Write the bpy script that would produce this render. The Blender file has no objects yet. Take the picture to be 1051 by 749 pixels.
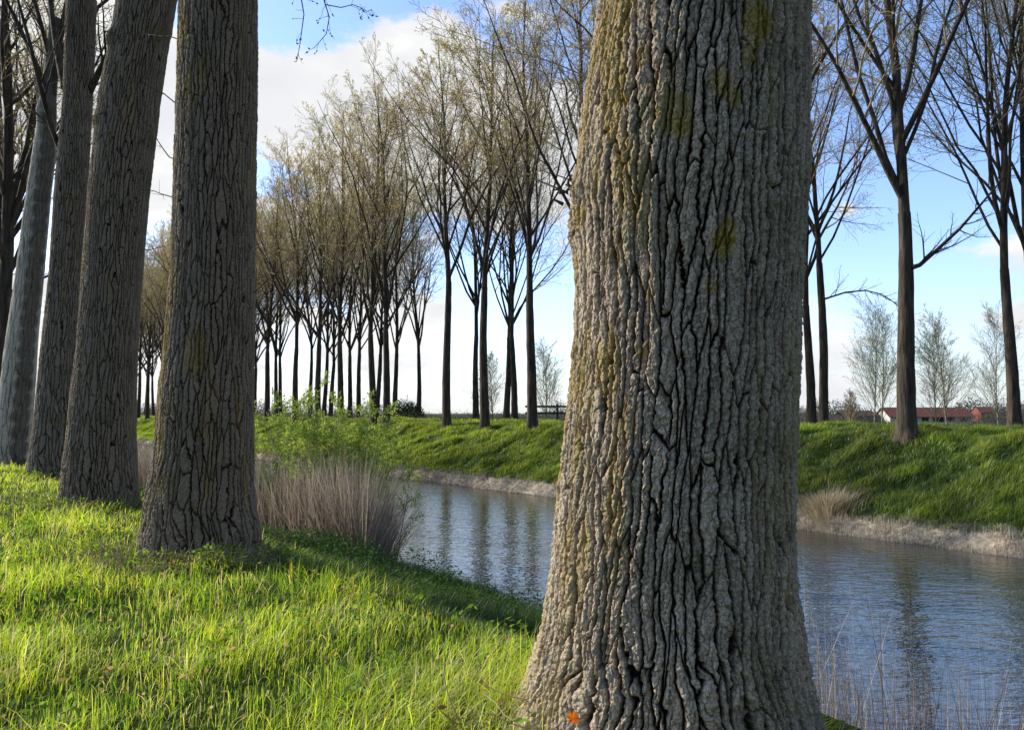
import bpy, math
import numpy as np
from mathutils import Vector

rng = np.random.default_rng(7)
COL = bpy.context.scene.collection
scene = bpy.context.scene

# ------------------------------------------------------------------ frame of the place
F = 780.0                       # focal length in photo pixels
EYE = 1.6
PITCH = math.atan(49.5 / F)
cp, sp_ = math.cos(PITCH), math.sin(PITCH)
NX, NY = 0.78, 0.625            # across the canal
DX, DY = -0.625, 0.78           # along the canal
NN = math.hypot(NX, NY); NX /= NN; NY /= NN; DX, DY = -NY, NX
SUN_AZ = math.radians(-65)      # measured from +Y, clockwise
SUN_EL = math.radians(26)
WATER = -1.8


def at(px, py, Y):
    """photo pixel -> point at forward distance Y"""
    k = (374.5 - py) / F
    z = Y * (k * cp + sp_) / (cp - k * sp_)
    depth = Y * cp + z * sp_
    return np.array([(px - 525.5) / F * depth, Y, z + EYE])


def DS(D, S):
    return D * NX + S * DX, D * NY + S * DY


def toDS(x, y):
    return x * NX + y * NY, x * DX + y * DY


# ------------------------------------------------------------------ noise
_tab = np.random.default_rng(3).random((64, 64, 64)).astype(np.float32)


def vn(x, y, z=None):
    x = np.asarray(x, dtype=np.float64); y = np.asarray(y, dtype=np.float64)
    if z is None:
        z = np.zeros_like(x) + 0.37
    xi = np.floor(x).astype(np.int64); yi = np.floor(y).astype(np.int64); zi = np.floor(z).astype(np.int64)
    fx = x - xi; fy = y - yi; fz = z - zi
    fx = fx * fx * (3 - 2 * fx); fy = fy * fy * (3 - 2 * fy); fz = fz * fz * (3 - 2 * fz)
    x0 = xi & 63; x1 = (xi + 1) & 63; y0 = yi & 63; y1 = (yi + 1) & 63; z0 = zi & 63; z1 = (zi + 1) & 63
    a = _tab[x0, y0, z0] * (1 - fx) + _tab[x1, y0, z0] * fx
    b = _tab[x0, y1, z0] * (1 - fx) + _tab[x1, y1, z0] * fx
    c = _tab[x0, y0, z1] * (1 - fx) + _tab[x1, y0, z1] * fx
    d = _tab[x0, y1, z1] * (1 - fx) + _tab[x1, y1, z1] * fx
    return (a * (1 - fy) + b * fy) * (1 - fz) + (c * (1 - fy) + d * fy) * fz


def fbm(x, y, z=None, o=4):
    s = 0; a = .5; f = 1.0; t = 0
    for i in range(o):
        s = s + a * vn(x * f + 17.3 * i, y * f + 5.1 * i, None if z is None else z * f + 3.7 * i)
        t += a; a *= .5; f *= 2.03
    return s / t


def smooth(a, b, x):
    t = np.clip((x - a) / (b - a), 0, 1)
    return t * t * (3 - 2 * t)


# ------------------------------------------------------------------ mesh helpers
def mesh(name, V, loops, counts, mat, parent=None, attrs=None, smoothed=True, kind=None, hide_link=False):
    me = bpy.data.meshes.new(name)
    V = np.asarray(V, dtype=np.float32).reshape(-1, 3)
    me.vertices.add(len(V)); me.vertices.foreach_set('co', V.ravel())
    loops = np.asarray(loops, dtype=np.int32).ravel(); counts = np.asarray(counts, dtype=np.int32)
    me.loops.add(len(loops)); me.loops.foreach_set('vertex_index', loops)
    me.polygons.add(len(counts))
    starts = np.concatenate([[0], np.cumsum(counts)[:-1]]).astype(np.int32)
    me.polygons.foreach_set('loop_start', starts)
    me.polygons.foreach_set('loop_total', counts)
    me.polygons.foreach_set('use_smooth', np.full(len(counts), smoothed))
    for k, a in (attrs or {}).items():
        a = np.asarray(a, dtype=np.float32)
        if a.ndim == 1:
            at_ = me.attributes.new(k, 'FLOAT', 'POINT'); at_.data.foreach_set('value', a)
        else:
            if a.shape[1] == 3:
                a = np.concatenate([a, np.ones((len(a), 1), dtype=np.float32)], 1)
            at_ = me.attributes.new(k, 'FLOAT_COLOR', 'POINT'); at_.data.foreach_set('color', a.ravel())
    me.update(calc_edges=True)
    if isinstance(mat, (list, tuple)):
        for m in mat: me.materials.append(m)
    else:
        me.materials.append(mat)
    o = bpy.data.objects.new(name, me)
    COL.objects.link(o)
    if parent is not None: o.parent = parent
    if kind: o['kind'] = kind
    return o


def empty(name, loc, label, cat, group=None, rz=0, s=1.0):
    o = bpy.data.objects.new(name, None); COL.objects.link(o)
    o.empty_display_size = .2
    o.location = Vector([float(c) for c in loc]); o.rotation_euler = (0, 0, rz); o.scale = (s, s, s)
    o['label'] = label; o['category'] = cat
    if group: o['group'] = group
    return o


def tag(o, label, cat, group=None, kind=None):
    o['label'] = label; o['category'] = cat
    if group: o['group'] = group
    if kind: o['kind'] = kind
    return o


class Geo:
    """collects pieces of geometry that become one mesh"""
    def __init__(s):
        s.V = []; s.L = []; s.C = []; s.n = 0; s.A = {}
    def add(s, V, faces, **attrs):
        V = np.asarray(V).reshape(-1, 3); faces = np.asarray(faces)
        s.V.append(V); s.L.append(faces.ravel() + s.n); s.C.append(np.full(len(faces), faces.shape[1])); s.n += len(V)
        for k, a in attrs.items(): s.A.setdefault(k, []).append(np.asarray(a))
    def box(s, x0, x1, y0, y1, z0, z1):
        V = [(x, y, z) for z in (z0, z1) for y in (y0, y1) for x in (x0, x1)]
        s.add(V, [(0, 2, 3, 1), (4, 5, 7, 6), (0, 1, 5, 4), (2, 6, 7, 3), (0, 4, 6, 2), (1, 3, 7, 5)])
    def build(s, name, mat, parent=None, **k):
        return mesh(name, np.concatenate(s.V), np.concatenate(s.L), np.concatenate(s.C), mat, parent,
                    {a: np.concatenate(v) for a, v in s.A.items()}, **k)


def tubes(geo, P, R, sides):
    """P (B,n,3), R (B,n): tapered tubes"""
    P = np.asarray(P, dtype=float); R = np.asarray(R, dtype=float)
    B, n, _ = P.shape
    if B == 0: return
    T = np.gradient(P, axis=1)
    T /= np.linalg.norm(T, axis=2, keepdims=True) + 1e-9
    m = T.mean(axis=1, keepdims=True)
    ref = np.where(np.abs(m[..., :1]) > .75 * np.linalg.norm(m, axis=2, keepdims=True), np.array([0, 1., 0]), np.array([1., 0, 0]))
    U = np.cross(T, ref); U /= np.linalg.norm(U, axis=2, keepdims=True) + 1e-9
    W = np.cross(T, U)
    a = np.arange(sides) * 2 * np.pi / sides
    V = P[:, :, None, :] + R[:, :, None, None] * (np.cos(a)[None, None, :, None] * U[:, :, None, :] + np.sin(a)[None, None, :, None] * W[:, :, None, :])
    base = np.arange(B)[:, None, None] * n * sides + np.arange(n - 1)[None, :, None] * sides
    j = np.arange(sides)[None, None, :]; j2 = (j + 1) % sides
    f = np.stack([base + j, base + j2, base + sides + j2, base + sides + j], -1).reshape(-1, 4)
    geo.add(V.reshape(-1, 3), f)


def grow(rg, P0, d0, L, n, up, wig, r0, r1):
    """polyline branches: start P0 (B,3), direction d0 (B,3), length L (B,)"""
    B = len(P0)
    P = np.zeros((B, n, 3)); P[:, 0] = P0
    d = d0 / (np.linalg.norm(d0, axis=1, keepdims=True) + 1e-9)
    for i in range(1, n):
        d = d + rg.normal(0, wig, (B, 3)) + np.array([0, 0, 1.0]) * np.asarray(up).reshape(-1, 1)
        d /= np.linalg.norm(d, axis=1, keepdims=True)
        P[:, i] = P[:, i - 1] + d * (L / (n - 1))[:, None]
    t = np.linspace(0, 1, n)[None]
    R = r0[:, None] * (1 - t) + r1[:, None] * t
    return P, R


def sprout(rg, P, R, L, K, t0, t1, a0, a1, l0, l1, n, up, wig, rf, rmin):
    """K children on every parent polyline"""
    B, m, _ = P.shape
    t = t0 + (t1 - t0) * (np.arange(K)[None] + rg.random((B, K))) / K
    x = t * (m - 1); i = np.clip(np.floor(x).astype(int), 0, m - 2); f = (x - i)
    bi = np.arange(B)[:, None]
    p = P[bi, i] * (1 - f[..., None]) + P[bi, i + 1] * f[..., None]
    T = P[bi, i + 1] - P[bi, i]; T /= np.linalg.norm(T, axis=2, keepdims=True) + 1e-9
    r = R[bi, i] * (1 - f) + R[bi, i + 1] * f
    q = rg.normal(0, 1, (B, K, 3)); q -= (q * T).sum(-1, keepdims=True) * T
    q /= np.linalg.norm(q, axis=2, keepdims=True) + 1e-9
    a = np.radians(a0 + (a1 - a0) * rg.random((B, K)))
    d = T * np.cos(a)[..., None] + q * np.sin(a)[..., None]
    ln = L[:, None] * (l0 + (l1 - l0) * rg.random((B, K))) * (1.15 - .75 * t)
    r0 = np.maximum(r * rf, rmin); r1 = np.full_like(r0, rmin * .6)
    P2, R2 = grow(rg, p.reshape(-1, 3), d.reshape(-1, 3), ln.ravel(), n, up, wig, r0.ravel(), r1.ravel())
    return P2, R2, ln.ravel()


def leaf_quads(geo, P, D, L, W, colour):
    """pointed leaves: base P, direction D, length L, width W"""
    B = len(P)
    D = D / (np.linalg.norm(D, axis=1, keepdims=True) + 1e-9)
    q = rng.normal(0, 1, (B, 3)); S = np.cross(D, q); S /= np.linalg.norm(S, axis=1, keepdims=True) + 1e-9
    L = np.asarray(L).reshape(-1, 1) * np.ones((B, 1)); W = np.asarray(W).reshape(-1, 1) * np.ones((B, 1))
    V = np.stack([P, P + D * L * .45 + S * W * .5, P + D * L, P + D * L * .45 - S * W * .5], 1)
    f = np.arange(B * 4).reshape(-1, 4)
    geo.add(V.reshape(-1, 3), f, col=np.repeat(colour, 4, axis=0))


# ------------------------------------------------------------------ materials
def mat(name):
    m = bpy.data.materials.new(name); m.use_nodes = True
    nt = m.node_tree; nt.nodes.clear()
    return m, nt, nt.nodes, nt.links


def N(nodes, t, **k):
    n = nodes.new(t)
    for a, b in k.items(): setattr(n, a, b)
    return n


def ramp(nodes, pts):
    r = nodes.new('ShaderNodeValToRGB')
    e = r.color_ramp.elements
    while len(e) < len(pts): e.new(.5)
    for i, (p, c) in enumerate(pts):
        e[i].position = p; e[i].color = (*c, 1)
    return r


def leaf_material(name, trans=.45, gloss=.06, rough=.5):
    m, nt, nd, ln = mat(name)
    a = N(nd, 'ShaderNodeAttribute', attribute_name='col')
    d = N(nd, 'ShaderNodeBsdfDiffuse'); t = N(nd, 'ShaderNodeBsdfTranslucent'); g = N(nd, 'ShaderNodeBsdfGlossy')
    g.inputs['Roughness'].default_value = rough
    hs = N(nd, 'ShaderNodeHueSaturation'); hs.inputs['Hue'].default_value = .488; hs.inputs['Value'].default_value = 1.6
    hs.inputs['Saturation'].default_value = 1.05
    mx = N(nd, 'ShaderNodeMixShader'); mx.inputs[0].default_value = trans
    m2 = N(nd, 'ShaderNodeMixShader'); m2.inputs[0].default_value = gloss
    o = N(nd, 'ShaderNodeOutputMaterial')
    ln.new(a.outputs['Color'], d.inputs['Color']); ln.new(a.outputs['Color'], hs.inputs['Color'])
    ln.new(hs.outputs[0], t.inputs['Color'])
    ln.new(d.outputs[0], mx.inputs[1]); ln.new(t.outputs[0], mx.inputs[2])
    ln.new(mx.outputs[0], m2.inputs[1]); ln.new(g.outputs[0], m2.inputs[2]); ln.new(m2.outputs[0], o.inputs[0])
    return m


def noise_mat(name, pts, scale=(1, 1, 1), nscale=5, rough=.9, bump=.3, dist=.02, detail=6, coord='Object'):
    m, nt, nd, ln = mat(name)
    tc = N(nd, 'ShaderNodeTexCoord'); mp = N(nd, 'ShaderNodeMapping'); mp.inputs['Scale'].default_value = scale
    no = N(nd, 'ShaderNodeTexNoise'); no.inputs['Scale'].default_value = nscale; no.inputs['Detail'].default_value = detail
    r = ramp(nd, pts); b = N(nd, 'ShaderNodeBump'); b.inputs['Strength'].default_value = bump; b.inputs['Distance'].default_value = dist
    p = N(nd, 'ShaderNodeBsdfPrincipled'); p.inputs['Roughness'].default_value = rough
    p.inputs['Specular IOR Level'].default_value = .2
    o = N(nd, 'ShaderNodeOutputMaterial')
    ln.new(tc.outputs[coord], mp.inputs[0]); ln.new(mp.outputs[0], no.inputs['Vector'])
    ln.new(no.outputs['Fac'], r.inputs[0]); ln.new(r.outputs[0], p.inputs['Base Color'])
    ln.new(no.outputs['Fac'], b.inputs['Height']); ln.new(b.outputs[0], p.inputs['Normal'])
    ln.new(p.outputs[0], o.inputs[0])
    return m


def bark_material(name, lo, mid, hi, lichen=(.47, .33, .04), moss=(.10, .105, .045)):
    m, nt, nd, ln = mat(name)
    h = N(nd, 'ShaderNodeAttribute', attribute_name='ridge')
    li = N(nd, 'ShaderNodeAttribute', attribute_name='lichen')
    tc = N(nd, 'ShaderNodeTexCoord')
    n1 = N(nd, 'ShaderNodeTexNoise'); n1.inputs['Scale'].default_value = 28; n1.inputs['Detail'].default_value = 8; n1.inputs['Roughness'].default_value = .65
    n2 = N(nd, 'ShaderNodeTexNoise'); n2.inputs['Scale'].default_value = 2.2; n2.inputs['Detail'].default_value = 5
    n3 = N(nd, 'ShaderNodeTexNoise'); n3.inputs['Scale'].default_value = 120; n3.inputs['Detail'].default_value = 5
    mp = N(nd, 'ShaderNodeMapping'); mp.inputs['Scale'].default_value = (1, 1, 2.2)
    ln.new(tc.outputs['Object'], mp.inputs[0])
    ln.new(mp.outputs[0], n1.inputs['Vector']); ln.new(tc.outputs['Object'], n2.inputs['Vector']); ln.new(mp.outputs[0], n3.inputs['Vector'])
    # ridge + noise -> ramp
    add = N(nd, 'ShaderNodeMath', operation='MULTIPLY_ADD'); add.inputs[1].default_value = .85
    ln.new(n1.outputs['Fac'], add.inputs[0]); 
    sub = N(nd, 'ShaderNodeMath', operation='SUBTRACT'); sub.inputs[1].default_value = .42
    ln.new(h.outputs['Fac'], sub.inputs[0]); ln.new(sub.outputs[0], add.inputs[2])
    r = ramp(nd, [(0.14, lo), (.42, mid), (.92, hi)])
    ln.new(add.outputs[0], r.inputs[0])
    vo = N(nd, 'ShaderNodeTexVoronoi', feature='DISTANCE_TO_EDGE'); vo.inputs['Scale'].default_value = 62
    mv = N(nd, 'ShaderNodeMapping'); mv.inputs['Scale'].default_value = (1, 1, .55)
    nv = N(nd, 'ShaderNodeVectorMath', operation='MULTIPLY_ADD'); nv.inputs[1].default_value = (.02, .02, .02)
    ln.new(tc.outputs['Object'], mv.inputs[0]); ln.new(n1.outputs['Color'], nv.inputs[0]); ln.new(mv.outputs[0], nv.inputs[2]); ln.new(nv.outputs[0], vo.inputs['Vector'])
    ck = N(nd, 'ShaderNodeMapRange'); ck.inputs[1].default_value = 0; ck.inputs[2].default_value = .12; ck.inputs[3].default_value = .30
    ln.new(vo.outputs['Distance'], ck.inputs[0])
    cm = N(nd, 'ShaderNodeMix', data_type='RGBA', blend_type='MULTIPLY'); cm.inputs[0].default_value = .75
    ln.new(r.outputs[0], cm.inputs[6]); ln.new(ck.outputs[0], cm.inputs[7])
    # moss tint by low frequency noise
    mr = N(nd, 'ShaderNodeMapRange'); mr.inputs[1].default_value = .52; mr.inputs[2].default_value = .72; mr.inputs[4].default_value = .45
    ln.new(n2.outputs['Fac'], mr.inputs[0])
    mx = N(nd, 'ShaderNodeMix', data_type='RGBA'); mx.inputs[7].default_value = (*moss, 1)
    ln.new(mr.outputs[0], mx.inputs[0]); ln.new(cm.outputs[2], mx.inputs[6])
    lm = N(nd, 'ShaderNodeMath', operation='MULTIPLY')
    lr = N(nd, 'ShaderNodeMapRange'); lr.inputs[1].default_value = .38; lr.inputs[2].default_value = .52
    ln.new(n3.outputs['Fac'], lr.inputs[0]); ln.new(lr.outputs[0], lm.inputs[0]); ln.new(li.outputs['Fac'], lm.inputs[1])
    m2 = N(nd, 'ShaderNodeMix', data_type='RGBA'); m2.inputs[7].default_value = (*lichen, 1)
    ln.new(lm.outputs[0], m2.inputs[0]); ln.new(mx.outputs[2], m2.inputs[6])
    b = N(nd, 'ShaderNodeBump'); b.inputs['Strength'].default_value = .9; b.inputs['Distance'].default_value = .016
    b2 = N(nd, 'ShaderNodeBump'); b2.inputs['Strength'].default_value = .9; b2.inputs['Distance'].default_value = .006
    ln.new(n1.outputs['Fac'], b.inputs['Height']); ln.new(n3.outputs['Fac'], b2.inputs['Height']); ln.new(b.outputs[0], b2.inputs['Normal'])
    p = N(nd, 'ShaderNodeBsdfPrincipled'); p.inputs['Roughness'].default_value = .92; p.inputs['Specular IOR Level'].default_value = .15
    ln.new(m2.outputs[2], p.inputs['Base Color']); ln.new(b2.outputs[0], p.inputs['Normal'])
    o = N(nd, 'ShaderNodeOutputMaterial'); ln.new(p.outputs[0], o.inputs[0])
    return m


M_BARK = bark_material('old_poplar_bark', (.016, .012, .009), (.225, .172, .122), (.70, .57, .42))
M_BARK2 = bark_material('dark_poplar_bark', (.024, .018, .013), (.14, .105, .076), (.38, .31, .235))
M_DEAD = bark_material('weathered_wood', (.22, .17, .12), (.64, .55, .43), (.82, .74, .60), lichen=(.07, .055, .042))
M_TRUNK = noise_mat('poplar_trunk_bark', [(.3, (.028, .023, .017)), (.55, (.085, .068, .050)), (.75, (.15, .125, .09))],
                    scale=(1, 1, .16), nscale=9, bump=.9, dist=.05)
M_TWIG = noise_mat('poplar_twigs', [(.35, (.27, .215, .14)), (.65, (.52, .42, .28))], nscale=3, bump=0)
M_BUD = leaf_material('poplar_buds', .5, .02)
M_BIRCH = noise_mat('pale_birch_bark', [(.35, (.15, .15, .09)), (.6, (.31, .31, .20))], nscale=4, bump=.1)
M_GRASS = leaf_material('grass_blades', .6, .05, .45)
M_WEED = leaf_material('weed_leaves', .35, .02, .55)
M_DRY = leaf_material('dry_stalks', .25, .03)
M_PLASTER = noise_mat('barn_plaster', [(.3, (.5, .48, .45)), (.7, (.66, .64, .6))], nscale=2, bump=.1)
M_TILES = noise_mat('red_roof_tiles', [(.3, (.17, .065, .05)), (.7, (.27, .11, .08))], nscale=1.5, bump=.2)
M_DARKWIN = noise_mat('dark_opening', [(.3, (.02, .02, .022)), (.7, (.04, .04, .045))], nscale=2, bump=0, rough=.4)
M_FENCE = noise_mat('weathered_fence_wood', [(.3, (.05, .042, .035)), (.7, (.12, .105, .09))], nscale=6, bump=.3)


def ground_material():
    m, nt, nd, ln = mat('bank_soil_and_turf')
    a = N(nd, 'ShaderNodeAttribute', attribute_name='col')
    tc = N(nd, 'ShaderNodeTexCoord')
    n = N(nd, 'ShaderNodeTexNoise'); n.inputs['Scale'].default_value = 7; n.inputs['Detail'].default_value = 8
    ln.new(tc.outputs['Object'], n.inputs['Vector'])
    r = ramp(nd, [(.3, (.45, .42, .38)), (.7, (1.5, 1.5, 1.4))])
    ln.new(n.outputs['Fac'], r.inputs[0])
    mx = N(nd, 'ShaderNodeMix', data_type='RGBA', blend_type='MULTIPLY'); mx.inputs[0].default_value = 1
    ln.new(a.outputs['Color'], mx.inputs[6]); ln.new(r.outputs[0], mx.inputs[7])
    b = N(nd, 'ShaderNodeBump'); b.inputs['Strength'].default_value = .7; b.inputs['Distance'].default_value = .06
    ln.new(n.outputs['Fac'], b.inputs['Height'])
    p = N(nd, 'ShaderNodeBsdfPrincipled'); p.inputs['Roughness'].default_value = 1; p.inputs['Specular IOR Level'].default_value = .05
    ln.new(mx.outputs[2], p.inputs['Base Color']); ln.new(b.outputs[0], p.inputs['Normal'])
    o = N(nd, 'ShaderNodeOutputMaterial'); ln.new(p.outputs[0], o.inputs[0])
    return m


def water_material():
    m, nt, nd, ln = mat('canal_water')
    tc = N(nd, 'ShaderNodeTexCoord')
    def nz(sc, rot, scale, detail):
        mp = N(nd, 'ShaderNodeMapping'); mp.inputs['Scale'].default_value = sc; mp.inputs['Rotation'].default_value = (0, 0, rot)
        n = N(nd, 'ShaderNodeTexNoise'); n.inputs['Scale'].default_value = scale; n.inputs['Detail'].default_value = detail
        ln.new(tc.outputs['Object'], mp.inputs[0]); ln.new(mp.outputs[0], n.inputs['Vector']); return n
    n1 = nz((.6, 1.5, 1), .25, 3.2, 3); n2 = nz((.8, 1.6, 1), -.2, 9, 2)
    n3 = nz((1, 1, 1), 0, .18, 2)
    b1 = N(nd, 'ShaderNodeBump'); b1.inputs['Distance'].default_value = .032
    mr = N(nd, 'ShaderNodeMapRange'); mr.inputs[1].default_value = .35; mr.inputs[2].default_value = .65; mr.inputs[3].default_value = .45; mr.inputs[4].default_value = 1.0
    ln.new(n3.outputs['Fac'], mr.inputs[0]); ln.new(mr.outputs[0], b1.inputs['Strength'])
    b2 = N(nd, 'ShaderNodeBump'); b2.inputs['Strength'].default_value = .8; b2.inputs['Distance'].default_value = .009
    ln.new(n1.outputs['Fac'], b1.inputs['Height']); ln.new(n2.outputs['Fac'], b2.inputs['Height']); ln.new(b1.outputs[0], b2.inputs['Normal'])
    p = N(nd, 'ShaderNodeBsdfPrincipled')
    p.inputs['Base Color'].default_value = (.045, .048, .038, 1); p.inputs['Roughness'].default_value = .05
    p.inputs['IOR'].default_value = 2.0; p.inputs['Specular IOR Level'].default_value = .55
    ln.new(b2.outputs[0], p.inputs['Normal'])
    o = N(nd, 'ShaderNodeOutputMaterial'); ln.new(p.outputs[0], o.inputs[0])
    return m


# ------------------------------------------------------------------ terrain
PD = np.array([-3000, -60, -6, 0, 2.6, 3.3, 3.7, 4.5, 5.5, 6.3, 6.9, 7.5, 8.6, 11, 18, 19.9, 20.7, 21.1, 22.0, 24.4, 26.6, 28.2, 30, 46, 58, 80, 4000])
PZ = np.array([0, 0, .05, 0, 0.0, -.04, -.19, -.50, -.76, -.98, -1.45, -1.85, -2.4, -3, -3, -2.4, -1.85, -1.42, -1.08, -.15, .74, .90, .95, .95, -1.0, -1.2, -1.2])


def zground(D, S, fine=True):
    D = np.asarray(D, dtype=float); S = np.asarray(S, dtype=float)
    w = (fbm(S * .22, D * .1 + 9) - .5) * .9
    w = np.where((D > 19) & (D < 26), w * .6, w * .35) * smooth(3.5, 6, D) * (1 - smooth(60, 90, D))
    z = np.interp(D + w, PD, PZ)
    if fine:
        near = 1 - smooth(60, 120, np.abs(D))
        z = z + (fbm(D * 1.1, S * 1.1, o=3) - .5) * .16 * near
        far = smooth(21, 22.5, D) * (1 - smooth(29, 33, D))
        z = z + (fbm(D * .9 + 40, S * 1.3, o=3) - .5) * .55 * far
        z = z + (fbm(D * .35, S * .35 + 3, o=2) - .5) * .16 * (1 - smooth(1.5, 3, D)) * near
    edge = smooth(20.5, 21, D) * (1 - smooth(21.4, 22, D))
    z = z + (fbm(D * 4.5, S * 4.5, o=3) - .5) * .34 * edge
    return z


def ground():
    Ds = np.unique(np.concatenate([np.geomspace(46, 4000, 30), -np.geomspace(8, 3000, 26), np.arange(-8, 9, .16), np.arange(9, 20, .8), np.arange(20, 22.2, .07), np.arange(22.2, 34, .25), np.arange(34, 46, 1.0)]))
    Ss = np.unique(np.concatenate([np.geomspace(160, 4000, 26), -np.geomspace(20, 3000, 20), np.arange(-20, 30, .22), np.arange(30, 160, .8)]))
    D, S = np.meshgrid(Ds, Ss, indexing='ij')
    X, Y = DS(D, S); Z = zground(D, S)
    n, m = D.shape
    i, j = np.meshgrid(np.arange(n - 1), np.arange(m - 1), indexing='ij')
    b = (i * m + j).ravel()
    f = np.stack([b, b + m, b + m + 1, b + 1], -1)
    k0 = fbm(D * 3, S * 3, o=4).ravel()[:, None]
    turf = np.array([.030, .055, .012]); soil = np.array([.40, .35, .27]) * (.5 + k0); field = np.array([.085, .115, .045]); wet = np.array([.035, .028, .02])
    k = fbm(D * .8, S * .8, o=4).ravel()[:, None]
    c = turf * (.6 + 1.0 * k)
    d = D.ravel()[:, None]; z = Z.ravel()[:, None]
    s = smooth(-1.15, -1.35, z); c = c * (1 - s) + soil * s
    s = smooth(-1.74, -1.84, z); c = c * (1 - s) + wet * s
    s = smooth(50, 70, d); c = c * (1 - s) + field * (.7 + .6 * k) * s
    s = (smooth(30, 33, d) * (1 - smooth(50, 70, d))); c = c * (1 - s) + np.array([.07, .075, .03]) * (.6 + .8 * k) * s
    mesh('ground', np.stack([X, Y, Z], -1).reshape(-1, 3), f, np.full(len(f), 4), ground_material(), attrs={'col': c}, kind='structure')
    Ds = np.array([6.2, 22.3]); Ss = np.array([-300, 0, 60, 1500.])
    V = []
    for a in Ss:
        for b_ in Ds: V.append((*DS(b_, a), WATER))
    w = mesh('canal_water', V, [(0, 1, 3, 2), (2, 3, 5, 4), (4, 5, 7, 6)], [4] * 3, water_material(), kind='structure')


# ------------------------------------------------------------------ bark on the old trunks
def worley(u, v, nu, cv, seed, asp):
    """cells of bark: u in [0,1) wraps over nu columns, rows of height cv, asp = row height / column width.
    returns the distance to the nearest crack in column widths, and a random number per cell"""
    rg = np.random.default_rng(seed)
    nr = 256
    ox = rg.random((nu, nr)) * .8 + .1; oy = rg.random((nu, nr)) * .9 + .05
    rid = rg.random((nu, nr)).astype(np.float32)
    x = u * nu; y = v / cv
    yi = np.floor(y).astype(int)
    z = np.zeros(u.shape)
    F1 = z + 9.; F2 = z + 9.; ID = z.copy(); ax = z.copy(); ay = z.copy(); bx = z + 1; by = z.copy()
    for dy in (-1, 0, 1):
        row = yi + dy
        sh = (row & 1) * .5
        xs = x - sh
        xi = np.floor(xs).astype(int)
        for dx in (-1, 0, 1):
            cx = (xi + dx) % nu; cy = row % nr
            px = (xi + dx) + ox[cx, cy] - xs; py = row + oy[cx, cy] - y
            d = np.sqrt(px ** 2 + py ** 2)
            m = d < F1; m2 = (~m) & (d < F2)
            bx = np.where(m, ax, np.where(m2, px, bx)); by = np.where(m, ay, np.where(m2, py, by)); F2 = np.where(m, F1, np.where(m2, d, F2))
            ax = np.where(m, px, ax); ay = np.where(m, py, ay); ID = np.where(m, rid[cx, cy], ID); F1 = np.where(m, d, F1)
    ex, ey = bx - ax, by - ay
    l = np.sqrt(ex ** 2 + ey ** 2) + 1e-6
    e = (F2 ** 2 - F1 ** 2) / (2 * l)
    e = e / np.sqrt((ex / l) ** 2 + (ey / l / asp) ** 2)
    return e, ID


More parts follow.
